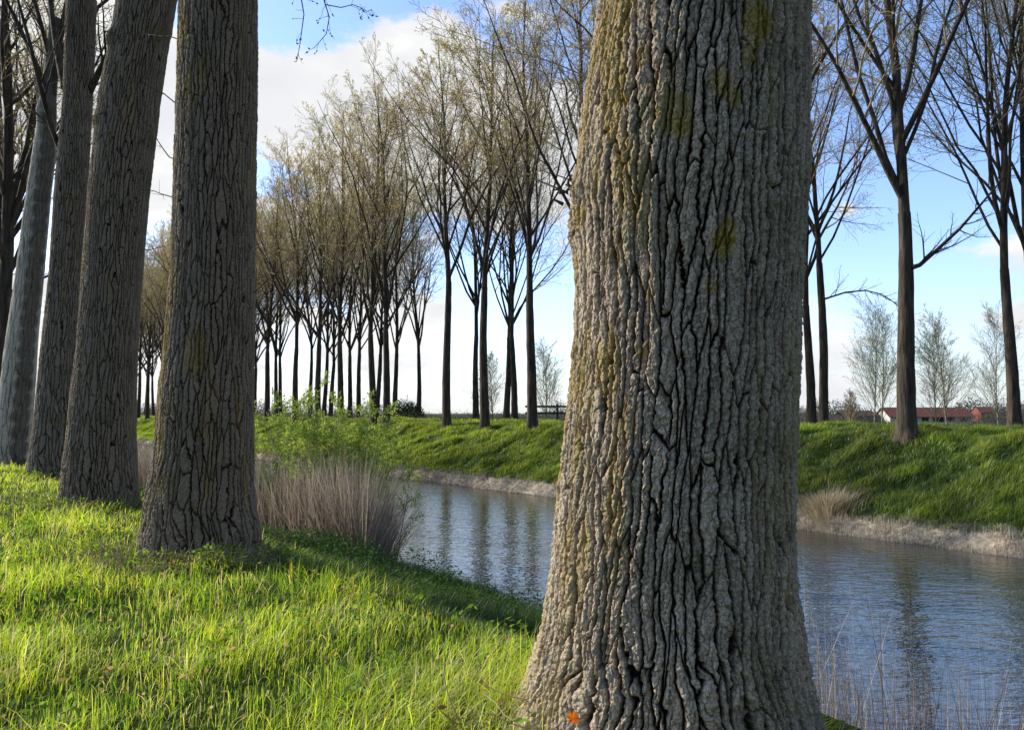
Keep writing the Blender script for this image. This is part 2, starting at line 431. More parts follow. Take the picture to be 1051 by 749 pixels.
def old_trunk(name, prof, Y0, ntheta, dz, ztop_vis, ztop, parent, base, seed, depth=.028, cell=.075, flare=.10, material=None,
              lichen=0.3, blobs=(), ridge_k=1.0, lobes=5, zbot=-.45, burrs=(), trim=0):
    """prof: (py, left, right) silhouette as seen from the path; gives centre line and radius"""
    zs, xs, rs = [], [], []
    for py, l, r in prof:
        r = r - trim
        p = at((l + r) / 2, py, Y0); q = at(r, py, Y0)
        zs.append(p[2]); xs.append(p[0]); rs.append((q[0] - p[0]) * .985 - depth * .45)
    o = np.argsort(zs); zs = np.array(zs)[o]; xs = np.array(xs)[o]; rs = np.array(rs)[o]
    z = np.concatenate([np.arange(base[2] + zbot, ztop_vis, dz), np.arange(ztop_vis, ztop, max(dz * 4, .03))])
    cx = np.interp(z, zs, xs); cr = np.interp(z, zs, rs)
    top = z > zs[-1]
    sl = (xs[-1] - xs[-3]) / (zs[-1] - zs[-3])
    cx = np.where(top, xs[-1] + sl * (z - zs[-1]), cx)
    cr = np.where(top, rs[-1] * (1 - .045 * (z - zs[-1])), cr)
    # soften the profile
    ker = np.hanning(31); ker /= ker.sum()
    def sm(a):
        return np.convolve(np.pad(a, 15, mode='edge'), ker, 'valid')
    cx, cr = sm(cx), sm(cr)
    th = np.arange(ntheta) / ntheta
    T, Z = np.meshgrid(th, z); CX = cx[:, None]; CR = cr[:, None]
    ang = T * 2 * np.pi
    ca, sa = np.cos(ang), np.sin(ang)
    hz = Z - base[2]
    rg = np.random.default_rng(seed)
    lob = sum(a * np.cos(k * ang + p) for k, a, p in zip(range(2, 2 + lobes), rg.uniform(.3, 1, lobes) / np.arange(2, 2 + lobes) ** .5, rg.uniform(0, 6.28, lobes)))
    rad = CR + flare * np.exp(-np.maximum(hz, -.1) / .22) * .3 * (1 + .9 * lob)
    rad = rad * (1 + .035 * (fbm(ca * 1.3 + seed, sa * 1.3, Z * .6, o=3) - .5) * 2)
    rad = rad + .10 * np.exp(-np.maximum(hz, 0) / .5) * (fbm(ca * 3 + seed, sa * 3, Z * 2.2, o=3) - .5)
    C = 2 * np.pi * float(np.median(cr))
    nu = int(round(C / cell))
    # warp: slow wander plus jagged ridge edges
    q = CR
    wx = (fbm(ca * 3 + 3, sa * 3, Z * 1.3, o=2) - .5) * .11 + (vn(ca * q * 12, sa * q * 12, Z * 7 + 7) - .5) * .020
    wx = wx + (vn(ca * q * 30, sa * q * 30, Z * 34 + 3) - .5) * .012 + (vn(ca * q * 60, sa * q * 60, Z * 90 + 3) - .5) * .008
    base_sw = np.exp(-np.maximum(hz, 0) / .40) * (fbm(ca * 3.5 + 20, sa * 3.5, Z * 3.5, o=2) - .5) * .30
    U = (T + (wx + base_sw) / C) % 1.0
    wz = (vn(ca * 6 + 9, sa * 6, Z * 1.5) - .5) * .5
    e1, ID = worley(U, Z + wz, nu, cell * 9, seed, 9)
    furrow = smooth(0.0, .15, e1)                       # deep, narrow
    e2, HI = worley((U + .37) % 1, Z + wz, int(nu * 1.45), cell * 2.6, seed + 11, 3.8)
    split = smooth(0, .09, e2)                           # shallower secondary cracks
    e3, GI = worley((U + .13) % 1, Z + (vn(ca * q * 24, sa * q * 24, Z * 16) - .5) * .02, int(nu * 2.4), cell * .5, seed + 5, 1.2)
    flake = smooth(0, .09, e3)
    fine = fbm(ca * q * 60, sa * q * 60, Z * 46, o=4)
    crest = .86 + .14 * smooth(.05, .45, e1)
    h = furrow * crest * (.66 + .22 * split + .12 * flake) * (.86 + .26 * (ID - .3) + .22 * (GI - .5) + .20 * (HI - .5)) + (fine - .5) * .19
    h = h * ridge_k
    disp = (h - .60) * depth * (1 + .5 * np.exp(-np.maximum(hz, 0) / .6))
    for (bz, bt, br, bh) in burrs:
        dd = (Z - bz) ** 2 / br ** 2 + ((((ang - bt + np.pi) % (2 * np.pi)) - np.pi) * CR) ** 2 / br ** 2
        disp = disp + bh * np.exp(-dd) * (1 + .5 * (fine - .5))
    rad = rad + disp
    X = CX + rad * ca; Yv = Y0 + rad * sa
    n, m = T.shape
    i, j = np.meshgrid(np.arange(n - 1), np.arange(m), indexing='ij')
    b = (i * m + j).ravel(); b2 = (i * m + (j + 1) % m).ravel()
    f = np.stack([b, b2, b2 + m, b + m], -1)
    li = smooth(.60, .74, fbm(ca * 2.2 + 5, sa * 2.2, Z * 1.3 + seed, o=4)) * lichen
    li = np.maximum(li, 1.0 * lichen * 2 * smooth(.2, .8, -ca) * smooth(.45, .65, fbm(ca * 5, sa * 5, Z * 2.2 + seed, o=4)) * smooth(.2, 1.2, hz))  # extra lichen on the sun side, also lightening that flank as painted sunlight
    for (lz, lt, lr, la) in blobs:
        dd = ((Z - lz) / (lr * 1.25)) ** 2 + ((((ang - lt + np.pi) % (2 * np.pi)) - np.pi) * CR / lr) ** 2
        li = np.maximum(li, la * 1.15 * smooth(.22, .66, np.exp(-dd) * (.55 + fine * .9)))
    V = np.stack([X, Yv, Z], -1).reshape(-1, 3) - np.asarray(base)[None]
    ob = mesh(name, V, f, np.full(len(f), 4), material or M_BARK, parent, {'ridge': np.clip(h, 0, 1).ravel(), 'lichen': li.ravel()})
    tip = np.array([cx[-1], Y0, z[-1]]) - np.asarray(base)
    return ob, tip, cr[-1]


# ------------------------------------------------------------------ bare poplar crowns
def bare_crown(seed, P0, r0, H, nl=16, spread=1.0, density=1.0, start=None, forks=True, lean=(0, 0), bud=1.0, budcol=None, upf=1.0, stem_from=None):
    """returns (limb tubes, branch tubes, twig tubes, bud leaves) geos. P0 top of the clear trunk, H height of crown above it"""
    rg = np.random.default_rng(seed)
    limbs = Geo(); br = Geo(); tw = Geo(); lv = Geo(); spread = spread * 1.15
    # leader continues
    n = 12
    d0 = np.array([[lean[0], lean[1], 1.0]])
    L0, R0 = grow(rg, np.array([P0], dtype=float), d0, np.array([H]), n, .03, .035, np.array([r0 * .92]), np.array([.012]))
    tubes(limbs, L0, R0, 8)
    # limbs: a cluster at the fork and more along the leader
    k1 = int(nl * .3); k2 = nl - k1
    t = np.concatenate([rg.random(k1) * .14, .12 + .62 * (np.arange(k2) + rg.random(k2)) / k2])
    x = t * (n - 1); i = np.floor(x).astype(int); f = x - i
    p = L0[0, i] * (1 - f)[:, None] + L0[0, i + 1] * f[:, None]
    rr = R0[0, i] * (1 - f) + R0[0, i + 1] * f
    az = np.arange(nl) * 2.399 + rg.normal(0, .5, nl) + seed
    a = np.radians(rg.uniform(18, 44, nl)) * spread
    d = np.stack([np.cos(az) * np.sin(a), np.sin(az) * np.sin(a), np.cos(a)], -1)
    ll = H * (.88 - t * .85) * rg.uniform(.7, 1.0, nl)
    rl = rr * rg.uniform(.42, .68, nl)
    L1, R1 = grow(rg, p, d, ll, 10, .035 * upf * np.ones(nl), .085, rl, np.full(nl, .011))
    tubes(limbs, L1, R1, 6)
    PA = np.concatenate([L1]); RA = R1; LA = ll
    kb = max(3, int(9 * density))
    L2, R2, l2 = sprout(rg, PA, RA, LA, kb, .25, .97, 22, 58, .26, .50, 7, .05 * upf, .10, .55, .013)
    L2b, R2b, l2b = sprout(rg, L0, R0, np.array([H * .45]), kb * 2, .3, .98, 20, 50, .3, .55, 7, .05 * upf, .07, .5, .013)
    L2 = np.concatenate([L2, L2b]); R2 = np.concatenate([R2, R2b]); l2 = np.concatenate([l2, l2b])
    tubes(br, L2, R2, 4)
    L3, R3, l3 = sprout(rg, L2, R2, l2, max(3, int(7 * density)), .15, 1, 22, 55, .28, .5, 4, .05 * upf, .09, .5, .0085)
    tubes(tw, L3, R3, 3)
    L4, R4, l4 = sprout(rg, L3, R3, l3, max(2, int(4 * density)), .15, 1, 22, 60, .4, .7, 3, .05 * upf, .1, .6, .0065)
    tubes(tw, L4, R4, 3)
    # buds and catkins at the twig tips
    tip = np.concatenate([L4[:, -1], L4[:, 1]]); dr = np.concatenate([L4[:, -1] - L4[:, -2]] * 2)
    m = rg.random(len(tip)) < bud
    tip = tip[m]; dr = dr[m]
    bc = np.array([.88, 1.10, 1.15]) * 2.4 * np.array(budcol if budcol is not None else [.26, .17, .07])
    k = fbm(tip[:, 0] * .6, tip[:, 1] * .6, tip[:, 2] * .6, o=2)[:, None]
    c = bc * (.6 + .9 * rg.random((len(tip), 1))) * (1 - k) + np.array([.34, .36, .09]) * k
    leaf_quads(lv, tip, dr + rg.normal(0, .1, dr.shape), rg.uniform(.06, .13, len(tip)), rg.uniform(.03, .055, len(tip)), c)
    return limbs, br, tw, lv


def merge(a, b):
    a.V += [v for v in b.V]; a.L += [l + a.n for l in b.L]; a.C += b.C; a.n += b.n
    for k, v in b.A.items(): a.A.setdefault(k, []).extend(v)
    return a


def poplar_parts(seed, H, r0, fork, parent, straight=False, **kw):
    """a full tree at its own origin: trunk, limbs, crown, young leaves"""
    rg = np.random.default_rng(seed + 900)
    g = Geo()
    n = 22
    z = np.concatenate([[-.6, -.2, 0, .15, .35, .7], np.linspace(1.2, fork, n - 6)])
    lx, ly = rg.normal(0, .022, 2) * (0 if straight else 1)
    cx = lx * z + .06 * np.sin(z * .5 + seed) ; cy = ly * z + .05 * np.cos(z * .6 + seed)
    r = r0 * (1 - .34 * np.clip(z, 0, None) / fork) + r0 * .42 * np.exp(-np.clip(z, 0, None) / .28)
    sides = 14
    a = np.arange(sides) * 2 * np.pi / sides
    lob = 1 + .10 * np.cos(3 * a + seed)[None] * np.exp(-np.clip(z, 0, None) / .5)[:, None] + .03 * rg.normal(0, 1, (n, sides))
    V = np.stack([cx[:, None] + r[:, None] * np.cos(a)[None] * lob, cy[:, None] + r[:, None] * np.sin(a)[None] * lob, np.repeat(z[:, None], sides, 1)], -1)
    i, j = np.meshgrid(np.arange(n - 1), np.arange(sides), indexing='ij')
    b = (i * sides + j).ravel(); b2 = (i * sides + (j + 1) % sides).ravel()
    g.add(V, np.stack([b, b2, b2 + sides, b + sides], -1))
    top = [cx[-1], cy[-1], z[-1]]
    lm, br, tw, lv = bare_crown(seed, top, r[-1], H - fork, lean=(lx * .5, ly * .5), **kw)
    o1 = g.build('trunk', M_TRUNK, parent)
    o2 = lm.build('limbs', M_TRUNK, parent)
    merge(br, tw)
    o3 = br.build('crown', M_TWIG, parent)
    o4 = lv.build('buds', M_BUD, parent, smoothed=False)
    return [o1, o2, o3, o4]


def build_far_trees():
    ordn = ['first', 'second', 'third', 'fourth', 'fifth', 'sixth', 'seventh', 'eighth', 'ninth', 'tenth', 'eleventh', 'twelfth', 'thirteenth', 'fourteenth']
    protos = []
    grp = 'bare poplars in rows on the far bank'
    spots = []      # (X, Y, r, label, unique seed or None, H, fork)
    def row(px, D, off=0):
        u = (px - 525.5) / F
        Y = D / (NX * u + NY); return u * Y, Y
    # front row
    x, y = row(932, 26.6); spots.append((x, y, .31, 'stout bare poplar on the far bank in front of the red roofed barn', 11, 27, 7.7))
    for k, s in enumerate((16.8, 22.0, 27.0)):
        X, Y = DS(26.6, s)
        spots.append((X, Y, .30, 'bare poplar of the far bank standing behind the big furrowed trunk, mostly hidden by it', None, 27 + k, 8))
    for k, px in enumerate((545, 497, 459, 397, 383, 349, 327, 303, 274)):
        x, y = row(px, 26.6)
        spots.append((x, y, .28 if k else .29, '%s bare poplar of the far front row, counted from the big furrowed trunk' % ordn[k], None if k > 2 else 20 + k, 26 - .1 * k, 7.6 + (k % 3) * .8))
    s = 75
    k = 0
    while s < 150:
        X, Y = DS(26.6 + rng.normal(0, .25), s)
        spots.append((X, Y, .30, 'bare poplar in the dense distant end of the far front row, golden with buds', None, 26 + rng.normal(0, 1), 7.5)); s += 5 + rng.normal(0, .4)
    # back rows
    for px, D, r, H, lab, sd in ((845, 37.6, .25, 25, 'slim poplar close beside its twin behind the furrowed trunk, with a drooping side branch', 31),
                            (832, 38.2, .24, 25, 'slim poplar half hidden between the furrowed trunk and its twin', None),
                            (1038, 33.2, .24, 24, 'poplar with a crooked fork standing past the red roofed barn', 33),
                            (1064, 35.5, .22, 25, 'slim poplar half cut by the picture edge beside the crooked one', None)):
        x, y = row(px, D); spots.append((x, y, r, lab, sd, H, 6.3 if px > 1000 else 8.6))
    for k, px in enumerate((528, 520, 488, 430, 406, 387, 368, 359, 340, 333, 319, 289)):
        x, y = row(px, 34.5 if px != 430 else 40)
        spots.append((x, y, .23, '%s thin poplar of the far back row, counted from the big furrowed trunk' % ordn[k], None, 24 + rng.normal(0, .8), 7 + (k % 3)))
    s = 88
    while s < 165:
        X, Y = DS(34.5 + rng.normal(0, .4), s)
        spots.append((X, Y, .26, 'thin poplar in the dense distant end of the far back row', None, 25 + rng.normal(0, 1), 7)); s += 6 + rng.normal(0, .5)
    n = 0
    for (X, Y, r, lab, sd, H, fork) in spots:
        D, S = toDS(X, Y)
        z = float(zground(D, S)) - .05
        dist = Y
        e = empty('poplar_tree', (X, Y, z), lab, 'tree', grp, rz=0 if sd else float(rng.uniform(0, 6.28)))
        if sd is not None:
            poplar_parts(sd, H, r, fork, e, density=1.1 if dist < 40 else 1, nl=17, spread=.75, straight=True)
        else:
            if len(protos) < 8:
                parts = poplar_parts(40 + len(protos), 26, .28, 6.8, e, density=1.12, nl=17, spread=.70,
                                     budcol=[(.28, .17, .07), (.32, .2, .07), (.24, .17, .08), (.30, .18, .08), (.34, .22, .07), (.26, .2, .08), (.3, .2, .06), (.33, .19, .08)][len(protos)])
                protos.append(parts)
                e.scale = (r / .28, r / .28, H / 26)
            else:
                for c in protos[(n * 3) % 8]:
                    q = c.copy(); q.parent = e; COL.objects.link(q)
                k = (r / .28); e.scale = (.5 + .5 * k, .5 + .5 * k, H / 26); n += 1
    return spots


# ------------------------------------------------------------------ near row
def base_at(px, Y):
    x = (px - 525.5) / F * Y
    D, S = toDS(x, Y)
    return (x, Y, float(zground(D, S)))


def add_top(parent, tip, r, seed, H, trunk_off, **kw):
    lm, br, tw, lv = bare_crown(seed, tip, r, H, **kw)
    lm.build('limbs', M_TRUNK, parent)
    merge(br, tw).build('crown', M_TWIG, parent)
    lv.build('buds', M_BUD, parent, smoothed=False)


def near_row():
    grp = 'old poplars along the near bank'
    # --- the big furrowed trunk
    b = base_at(703, 4.0)
    e = empty('poplar_tree', b, 'huge furrowed poplar trunk with yellow lichen, standing closest on the near bank', 'tree', grp)
    prof = [(860, 500, 880), (800, 516, 862), (749, 528, 848), (700, 541, 836), (650, 553, 828), (600, 561, 823), (550, 567, 820), (500, 572, 820), (450, 578, 821), (400, 583, 823),
            (350, 587, 825), (300, 589, 828), (250, 588, 831), (200, 586, 835), (150, 590, 837), (100, 596, 838), (50, 604, 838), (0, 611, 838), (-60, 616, 838)]
    def tz(px, py):   # angle and height on the trunk for a spot seen at that pixel
        c = at(708, py, 4.0); q = at(px, py, 3.45)
        s = max(-1, min(1, (q[0] - c[0]) / .6))
        return q[2], -math.pi / 2 + math.asin(s)
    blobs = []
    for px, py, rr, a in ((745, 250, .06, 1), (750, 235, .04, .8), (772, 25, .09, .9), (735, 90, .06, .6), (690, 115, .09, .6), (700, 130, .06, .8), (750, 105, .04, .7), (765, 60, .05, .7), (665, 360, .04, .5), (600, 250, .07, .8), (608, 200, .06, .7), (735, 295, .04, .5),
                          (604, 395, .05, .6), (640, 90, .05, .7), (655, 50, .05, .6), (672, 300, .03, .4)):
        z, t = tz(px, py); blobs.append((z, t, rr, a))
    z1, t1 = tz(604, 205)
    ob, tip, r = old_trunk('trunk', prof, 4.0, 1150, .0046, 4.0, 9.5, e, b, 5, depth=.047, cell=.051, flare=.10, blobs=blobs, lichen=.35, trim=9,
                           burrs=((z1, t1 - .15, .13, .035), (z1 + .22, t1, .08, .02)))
    add_top(e, tip, r, 71, 16, None, nl=12, density=.7, spread=1.1)
    g = Geo()     # knobby epicormic sprout on the sunny flank
    p = at(584, 196, 4.0) - np.array(b)
    rg = np.random.default_rng(4)
    for k in range(9):
        d = np.array([[-1.0, rg.normal(-.3, .4), rg.normal(.1, .5)]])
        P, R = grow(rg, (p + rg.normal(0, .03, 3))[None], d, np.array([rg.uniform(.04, .10)]), 5, .05, .35, np.array([rg.uniform(.006, .012)]), np.array([.004]))
        tubes(g, P, R, 5)
    g.build('sprout', M_TRUNK, e)
    # --- second
    b = base_at(208, 8.9)
    e = empty('poplar_tree', b, 'straight dark poplar trunk with a sunlit strip and twiggy foot, beside the brown reeds', 'tree', grp)
    prof = [(600, 138, 285), (575, 146, 272), (560, 148, 267), (540, 150, 264), (519, 152, 261), (490, 157, 260), (451, 162, 260), (400, 165, 260), (365, 170, 260), (280, 177, 261), (200, 180, 262), (100, 183, 263), (0, 185, 264), (-60, 187, 264)]
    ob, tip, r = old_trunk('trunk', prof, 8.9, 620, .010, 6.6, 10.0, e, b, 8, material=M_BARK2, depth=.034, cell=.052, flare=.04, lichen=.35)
    add_top(e, tip, r, 72, 15, None, nl=12, density=.7, spread=1.0)
    # a drooping twig with buds that hangs into the sky
    g = Geo(); lv = Geo(); rg = np.random.default_rng(12)
    bb = np.array(b)
    pts = [at(262, -60, 8.9), at(290, -48, 8.6), at(306, -20, 8.3), at(312, 15, 8.1), at(308, 45, 8.0), at(305, 62, 8.0)]
    pt2 = [at(290, -48, 8.6), at(330, -30, 8.3), at(333, 2, 8.2), at(338, 18, 8.1), at(335, 35, 8.0), at(322, 50, 8.0)]
    pt3 = [at(334, 5, 8.2), at(350, 8, 8.1), at(362, 5, 8.1), at(370, 8, 8.1), at(376, 12, 8.0), at(382, 10, 8.0)]
    for pp, rr in ((pts, .011), (pt2, .010), (pt3, .006)):
        P = np.array([pp]) - bb; R = np.linspace(rr, .003, 6)[None]
        tubes(g, P, R, 5)
        c, rc, lc = sprout(rg, P, R, np.array([.5]), 11, .3, 1, 30, 75, .25, .55, 4, -.12, .15, .5, .0025)
        tubes(g, c, rc, 3)
        tips = np.concatenate([c[:, -1], c[:, 2]]); dd = np.concatenate([c[:, -1] - c[:, -2]] * 2)
        leaf_quads(lv, tips, dd + rg.normal(0, .02, dd.shape), rg.uniform(.03, .05, len(tips)), .02, np.tile([.06, .05, .025], (len(tips), 1)))
    g.build('hanging_twig', M_TRUNK, e); lv.build('leaves', M_BUD, e, smoothed=False)
    for px, py in ((183, 110), (181, 165), (180, 40), (179, 205), (262, 300)):
        s = -1 if px < 200 else .3
        g = Geo()       # thin side shoots on the shaded flank
        P0 = at(px, py, 8.9) - bb + np.array([-.02 * s, 0, 0])
        P, R = grow(rg, P0[None], np.array([[s, .5, .5]]), np.array([.8]), 7, -.02, .15, np.array([.008]), np.array([.003]))
        tubes(g, P, R, 4)
        c, rc, lc = sprout(rg, P, R, np.array([.5]), 7, .3, 1, 30, 60, .3, .6, 4, .02, .15, .5, .0025); tubes(g, c, rc, 3)
        g.build('side_shoot', M_TRUNK, e)
    # --- third, leaning
    b = base_at(101, 13.5)
    e = empty('poplar_tree', b, 'thick poplar trunk leaning over towards the canal, behind the straight dark one', 'tree', grp)
    prof = [(545, 52, 150), (523, 61, 142), (502, 65, 139), (450, 71, 137), (365, 80, 139), (280, 87, 144), (200, 93, 151), (100, 104, 163), (50, 115, 171), (0, 122, 179), (-60, 132, 190)]
    z3 = at(132, 48, 13.5)[2]
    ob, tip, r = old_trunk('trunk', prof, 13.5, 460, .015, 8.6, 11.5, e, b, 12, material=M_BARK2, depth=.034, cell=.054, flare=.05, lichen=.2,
                           burrs=((z3, -math.pi / 2 - .6, .16, .10), (at(110, 130, 13.5)[2], -math.pi / 2 - .8, .12, .05)))
    add_top(e, tip, r, 73, 14, None, nl=11, density=.7, lean=(.15, 0), spread=.9)
    # --- fourth
    b = base_at(58, 19.3)
    e = empty('poplar_tree', b, 'upright poplar trunk between the pale dead snag and the leaning trunk', 'tree', grp)
    prof = [(510, 24, 92), (493, 28, 84), (450, 35, 80), (365, 43, 80), (280, 52, 84), (200, 57, 89), (100, 66, 94), (0, 69, 98), (-60, 72, 98)]
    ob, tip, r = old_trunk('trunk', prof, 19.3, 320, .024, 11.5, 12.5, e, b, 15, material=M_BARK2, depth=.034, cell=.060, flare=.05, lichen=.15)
    add_top(e, tip, r, 74, 13, None, nl=11, density=.8)
    g = Geo(); rg = np.random.default_rng(5)      # lower limbs of the fourth tree, seen between the trunks
    bb = np.array(b)
    for q0, q1, rr in (((92, 95), (128, 30), .085), ((90, 150), (70, 60), .05), ((66, 90), (38, -30), .09), ((64, 160), (30, 60), .07)):
        a0 = at(*q0, 19.3) - bb; a1 = at(*q1, 19.3 + rg.normal(0, 1)) - bb
        d = a1 - a0; L = np.linalg.norm(d) * 2.4
        P, R = grow(rg, a0[None], d[None], np.array([L]), 9, .03, .04, np.array([rr]), np.array([.015]))
        tubes(g, P, R, 6)
        c, rc, lc = sprout(rg, P, R, np.array([L]), 9, .1, 1, 20, 50, .25, .45, 6, .04, .08, .5, .01); tubes(g, c, rc, 4)
        c, rc, lc = sprout(rg, c, rc, lc, 7, .1, 1, 20, 55, .3, .5, 4, .04, .1, .5, .006); tubes(g, c, rc, 3)
    g.build('lower_limbs', M_TRUNK, e)
    # --- fifth, dead snag
    b = base_at(14, 24.0)
    e = empty('dead_tree', b, 'pale barkless dead poplar snag leaning between darker trunks', 'tree')
    trim = 0
    prof = [(500, -14, 34), (482, -8, 29), (440, -2, 31), (400, 2, 34), (340, 9, 38), (280, 18, 44), (200, 28, 51), (160, 34, 56), (120, 40, 57), (100, 42, 57), (60, 47, 60), (20, 52, 64), (-20, 57, 68)]
    ob, tip, r = old_trunk('trunk', prof, 24.0, 260, .03, 12.0, 14.5, e, b, 19, depth=.022, cell=.10, flare=.1, lichen=0, material=M_DEAD, ridge_k=1,
                           blobs=[(z, -math.pi / 2 + .95, .30, 1.0) for z in np.arange(0, 15, .5)], burrs=((at(50, 115, 24)[2], -math.pi / 2, .3, .12),))
    g = Geo()
    for k in range(8):
        P, R = grow(rg, (tip - np.array([0, 0, rg.uniform(0, 3)]))[None], np.array([[rg.normal(.2, .35), rg.normal(0, .3), 1]]), np.array([rg.uniform(3, 8)]), 8, .02, .06, np.array([r * .45]), np.array([.02]))
        tubes(g, P, R, 6)
        c, rc, lc = sprout(rg, P, R, np.array([6.]), 8, .2, 1, 20, 50, .25, .45, 5, .04, .09, .5, .01); tubes(g, c, rc, 4)
        c, rc, lc = sprout(rg, c, rc, lc, 6, .1, 1, 20, 55, .3, .5, 4, .04, .1, .5, .006); tubes(g, c, rc, 3)
    g.build('limbs', M_TRUNK, e)
    # --- the rest of the near row, dark forked trees
    labs = ['dark forked poplar next behind the dead snag', 'dark poplar second behind the dead snag, seen through its branches', 'dark poplar at the far end of the near row, mostly hidden']
    for k, (px, Y) in enumerate(((-2, 29.3), (-6, 34.5), (-22, 41), (-33, 48), (-40, 56))):
        bx = base_at(px, Y)
        e = empty('poplar_tree', bx, labs[min(k, 2)], 'tree', grp)
        poplar_parts(80 + k, 24, .40, 6.5 + (k % 2), e, nl=16, density=.95, spread=.8)


# ------------------------------------------------------------------ blades and leaves
def blades(name, x, y, z, L, az, lean, W, c0, c1, material, label=None, cat=None, segs=2, droop=1.0, kind='stuff', stiff=False):
    B = len(x)
    P = np.stack([x, y, z], -1)
    h = np.stack([np.cos(az), np.sin(az), np.zeros(B)], -1); s = np.stack([-np.sin(az), np.cos(az), np.zeros(B)], -1)
    tw = rng.normal(0, .8, B)[:, None]
    s = s * np.cos(tw) + h * np.sin(tw)
    up = np.array([0, 0, 1.])
    V = []; C = []
    ts = np.linspace(0, 1, segs + 1)
    for k, t in enumerate(ts):
        out = (lean * L * (t ** (1.0 if stiff else 1.8)))[:, None] * h
        hh = (L * (t - (0 if stiff else droop * .35 * lean * t ** 2.2)))[:, None] * up
        q = P + out + hh
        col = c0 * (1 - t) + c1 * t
        if k < segs:
            w = (W * (1 - .25 * t))[:, None] * s * .5
            V += [q - w, q + w]; C += [col, col]
        else:
            V += [q]; C += [col]
    nv = len(V)
    V = np.stack(V, 1).reshape(-1, 3); C = np.stack(C, 1).reshape(-1, 3)
    b = np.arange(B)[:, None] * nv
    lp = []; cn = []
    for k in range(segs - 1):
        lp.append(np.array([2 * k, 2 * k + 1, 2 * k + 3, 2 * k + 2])); cn.append(4)
    lp.append(np.array([2 * segs - 2, 2 * segs - 1, 2 * segs])); cn.append(3)
    lp = np.concatenate(lp)[None] + b
    o = mesh(name, V, lp, np.tile(cn, B), material, None, {'col': C}, kind=kind)
    if label: tag(o, label, cat or name)
    return o


TRUNKS = [(toDS(*base_at(703, 4.0)[:2]), .75), (toDS(*base_at(208, 8.9)[:2]), .8), (toDS(*base_at(101, 13.5)[:2]), .75), (toDS(*base_at(58, 19.3)[:2]), .7), (toDS(*base_at(14, 24)[:2]), .6)]


def scatter(n, D0, D1, S0, S1, fy=0.0, ymin=1.5, margin=1.2, falloff=0.0, y0=5.0):
    """random spots in canal coordinates, kept inside the view with a margin"""
    D = rng.uniform(D0, D1, n); S = rng.uniform(S0, S1, n)
    X, Y = DS(D, S)
    keep = (Y > ymin) & (np.abs(X) < Y * .70 + margin)
    if falloff:
        keep &= rng.random(n) < np.minimum(1, (y0 / np.maximum(Y, .1)) ** falloff)
    for (td, ts), r in TRUNKS:
        keep &= ((D - td) ** 2 + (S - ts) ** 2) > (r * .8) ** 2
    return D[keep], S[keep], X[keep], Y[keep]


def lawn():
    D, S, X, Y = scatter(3000000, -30, 4.2, -2, 60, falloff=1.75, y0=4.6, ymin=2.6, margin=.8)
    z = zground(D, S)
    k = fbm(D * 1.6, S * 1.6, o=3); k2 = fbm(D * .7 + 30, S * .7, o=3); k3 = vn(D * 7, S * 7)
    n = len(D)
    L = (.11 + .23 * smooth(.3, .7, k)) * rng.uniform(.45, 1.1, n) * (.7 + .6 * k3)
    L *= 1 - .35 * smooth(.56, .7, k2)
    wind = math.atan2(-.35, 1.0)
    az = np.where(rng.random(n) < .72, wind + rng.normal(0, .8, n) + (k2 - .5) * 4.5, rng.uniform(0, 6.28, n))
    lean = np.clip(rng.normal(.62, .40, n) + (k - .5) * 1.2, .02, 1.9)
    W = (.0034 + .00045 * np.maximum(Y - 4, 0)) * rng.uniform(.7, 1.5, n)
    g = rng.random((n, 1))
    lo = np.array([.15, .27, .025]); mid = np.array([.47, .62, .05]); yel = np.array([.68, .70, .11]); straw = np.array([.70, .62, .30])
    kk = smooth(.35, .68, k2 * .6 + k * .4)[:, None]
    tip = lo * 1.15 * (1 - kk) + mid * kk
    tip = tip * (.78 + .78 * g) * (.72 + .5 * vn(D * 3.1, S * 3.1 + 40)[:, None])
    s = (rng.random((n, 1)) < .16 + .14 * kk); tip = np.where(s, yel * (.7 + .5 * g), tip)
    s = (rng.random((n, 1)) < .04 + .12 * smooth(.5, .65, vn(D * 2.3, S * 2.3 + 8))[:, None]); tip = np.where(s, straw * (.7 + .5 * g), tip)
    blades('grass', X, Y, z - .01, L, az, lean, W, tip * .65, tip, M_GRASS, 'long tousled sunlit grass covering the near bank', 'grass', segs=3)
    # broadleaf weeds (dock, nettle, cleavers) through the lawn and round the tree feet
    g = Geo()
    cx, cs = [], []
    rg = np.random.default_rng(9)
    C = 200
    D, S, X, Y = scatter(C * 9, -8, 3.6, -1, 30, falloff=.8, y0=5)
    D = D[:C]; S = S[:C]
    for (td, ts), r in TRUNKS[1:4]:
        a = rg.uniform(0, 6.28, 60); rr = r * rg.uniform(.85, 1.5, 60)
        D = np.concatenate([D, td + rr * np.cos(a)]); S = np.concatenate([S, ts + rr * np.sin(a)])
    X, Y = DS(D, S); z = zground(D, S)
    per = 16
    n = len(D) * per
    Xr = np.repeat(X, per) + rg.normal(0, .05, n); Yr = np.repeat(Y, per) + rg.normal(0, .05, n); Z = np.repeat(z, per) + rg.uniform(.02, .20, n)
    dirs = rg.normal(0, 1, (n, 3)) * [1, 1, .45] + [0, 0, .25]
    c = np.array([.15, .26, .03]) * rg.uniform(.6, 1.7, (n, 1))
    leaf_quads(g, np.stack([Xr, Yr, Z], -1), dirs, rg.uniform(.03, .075, n), rg.uniform(.018, .035, n), c)
    tag(g.build('weeds', M_WEED, None, smoothed=False, kind='stuff'), 'low broadleaf weeds scattered in the near grass', 'weeds')


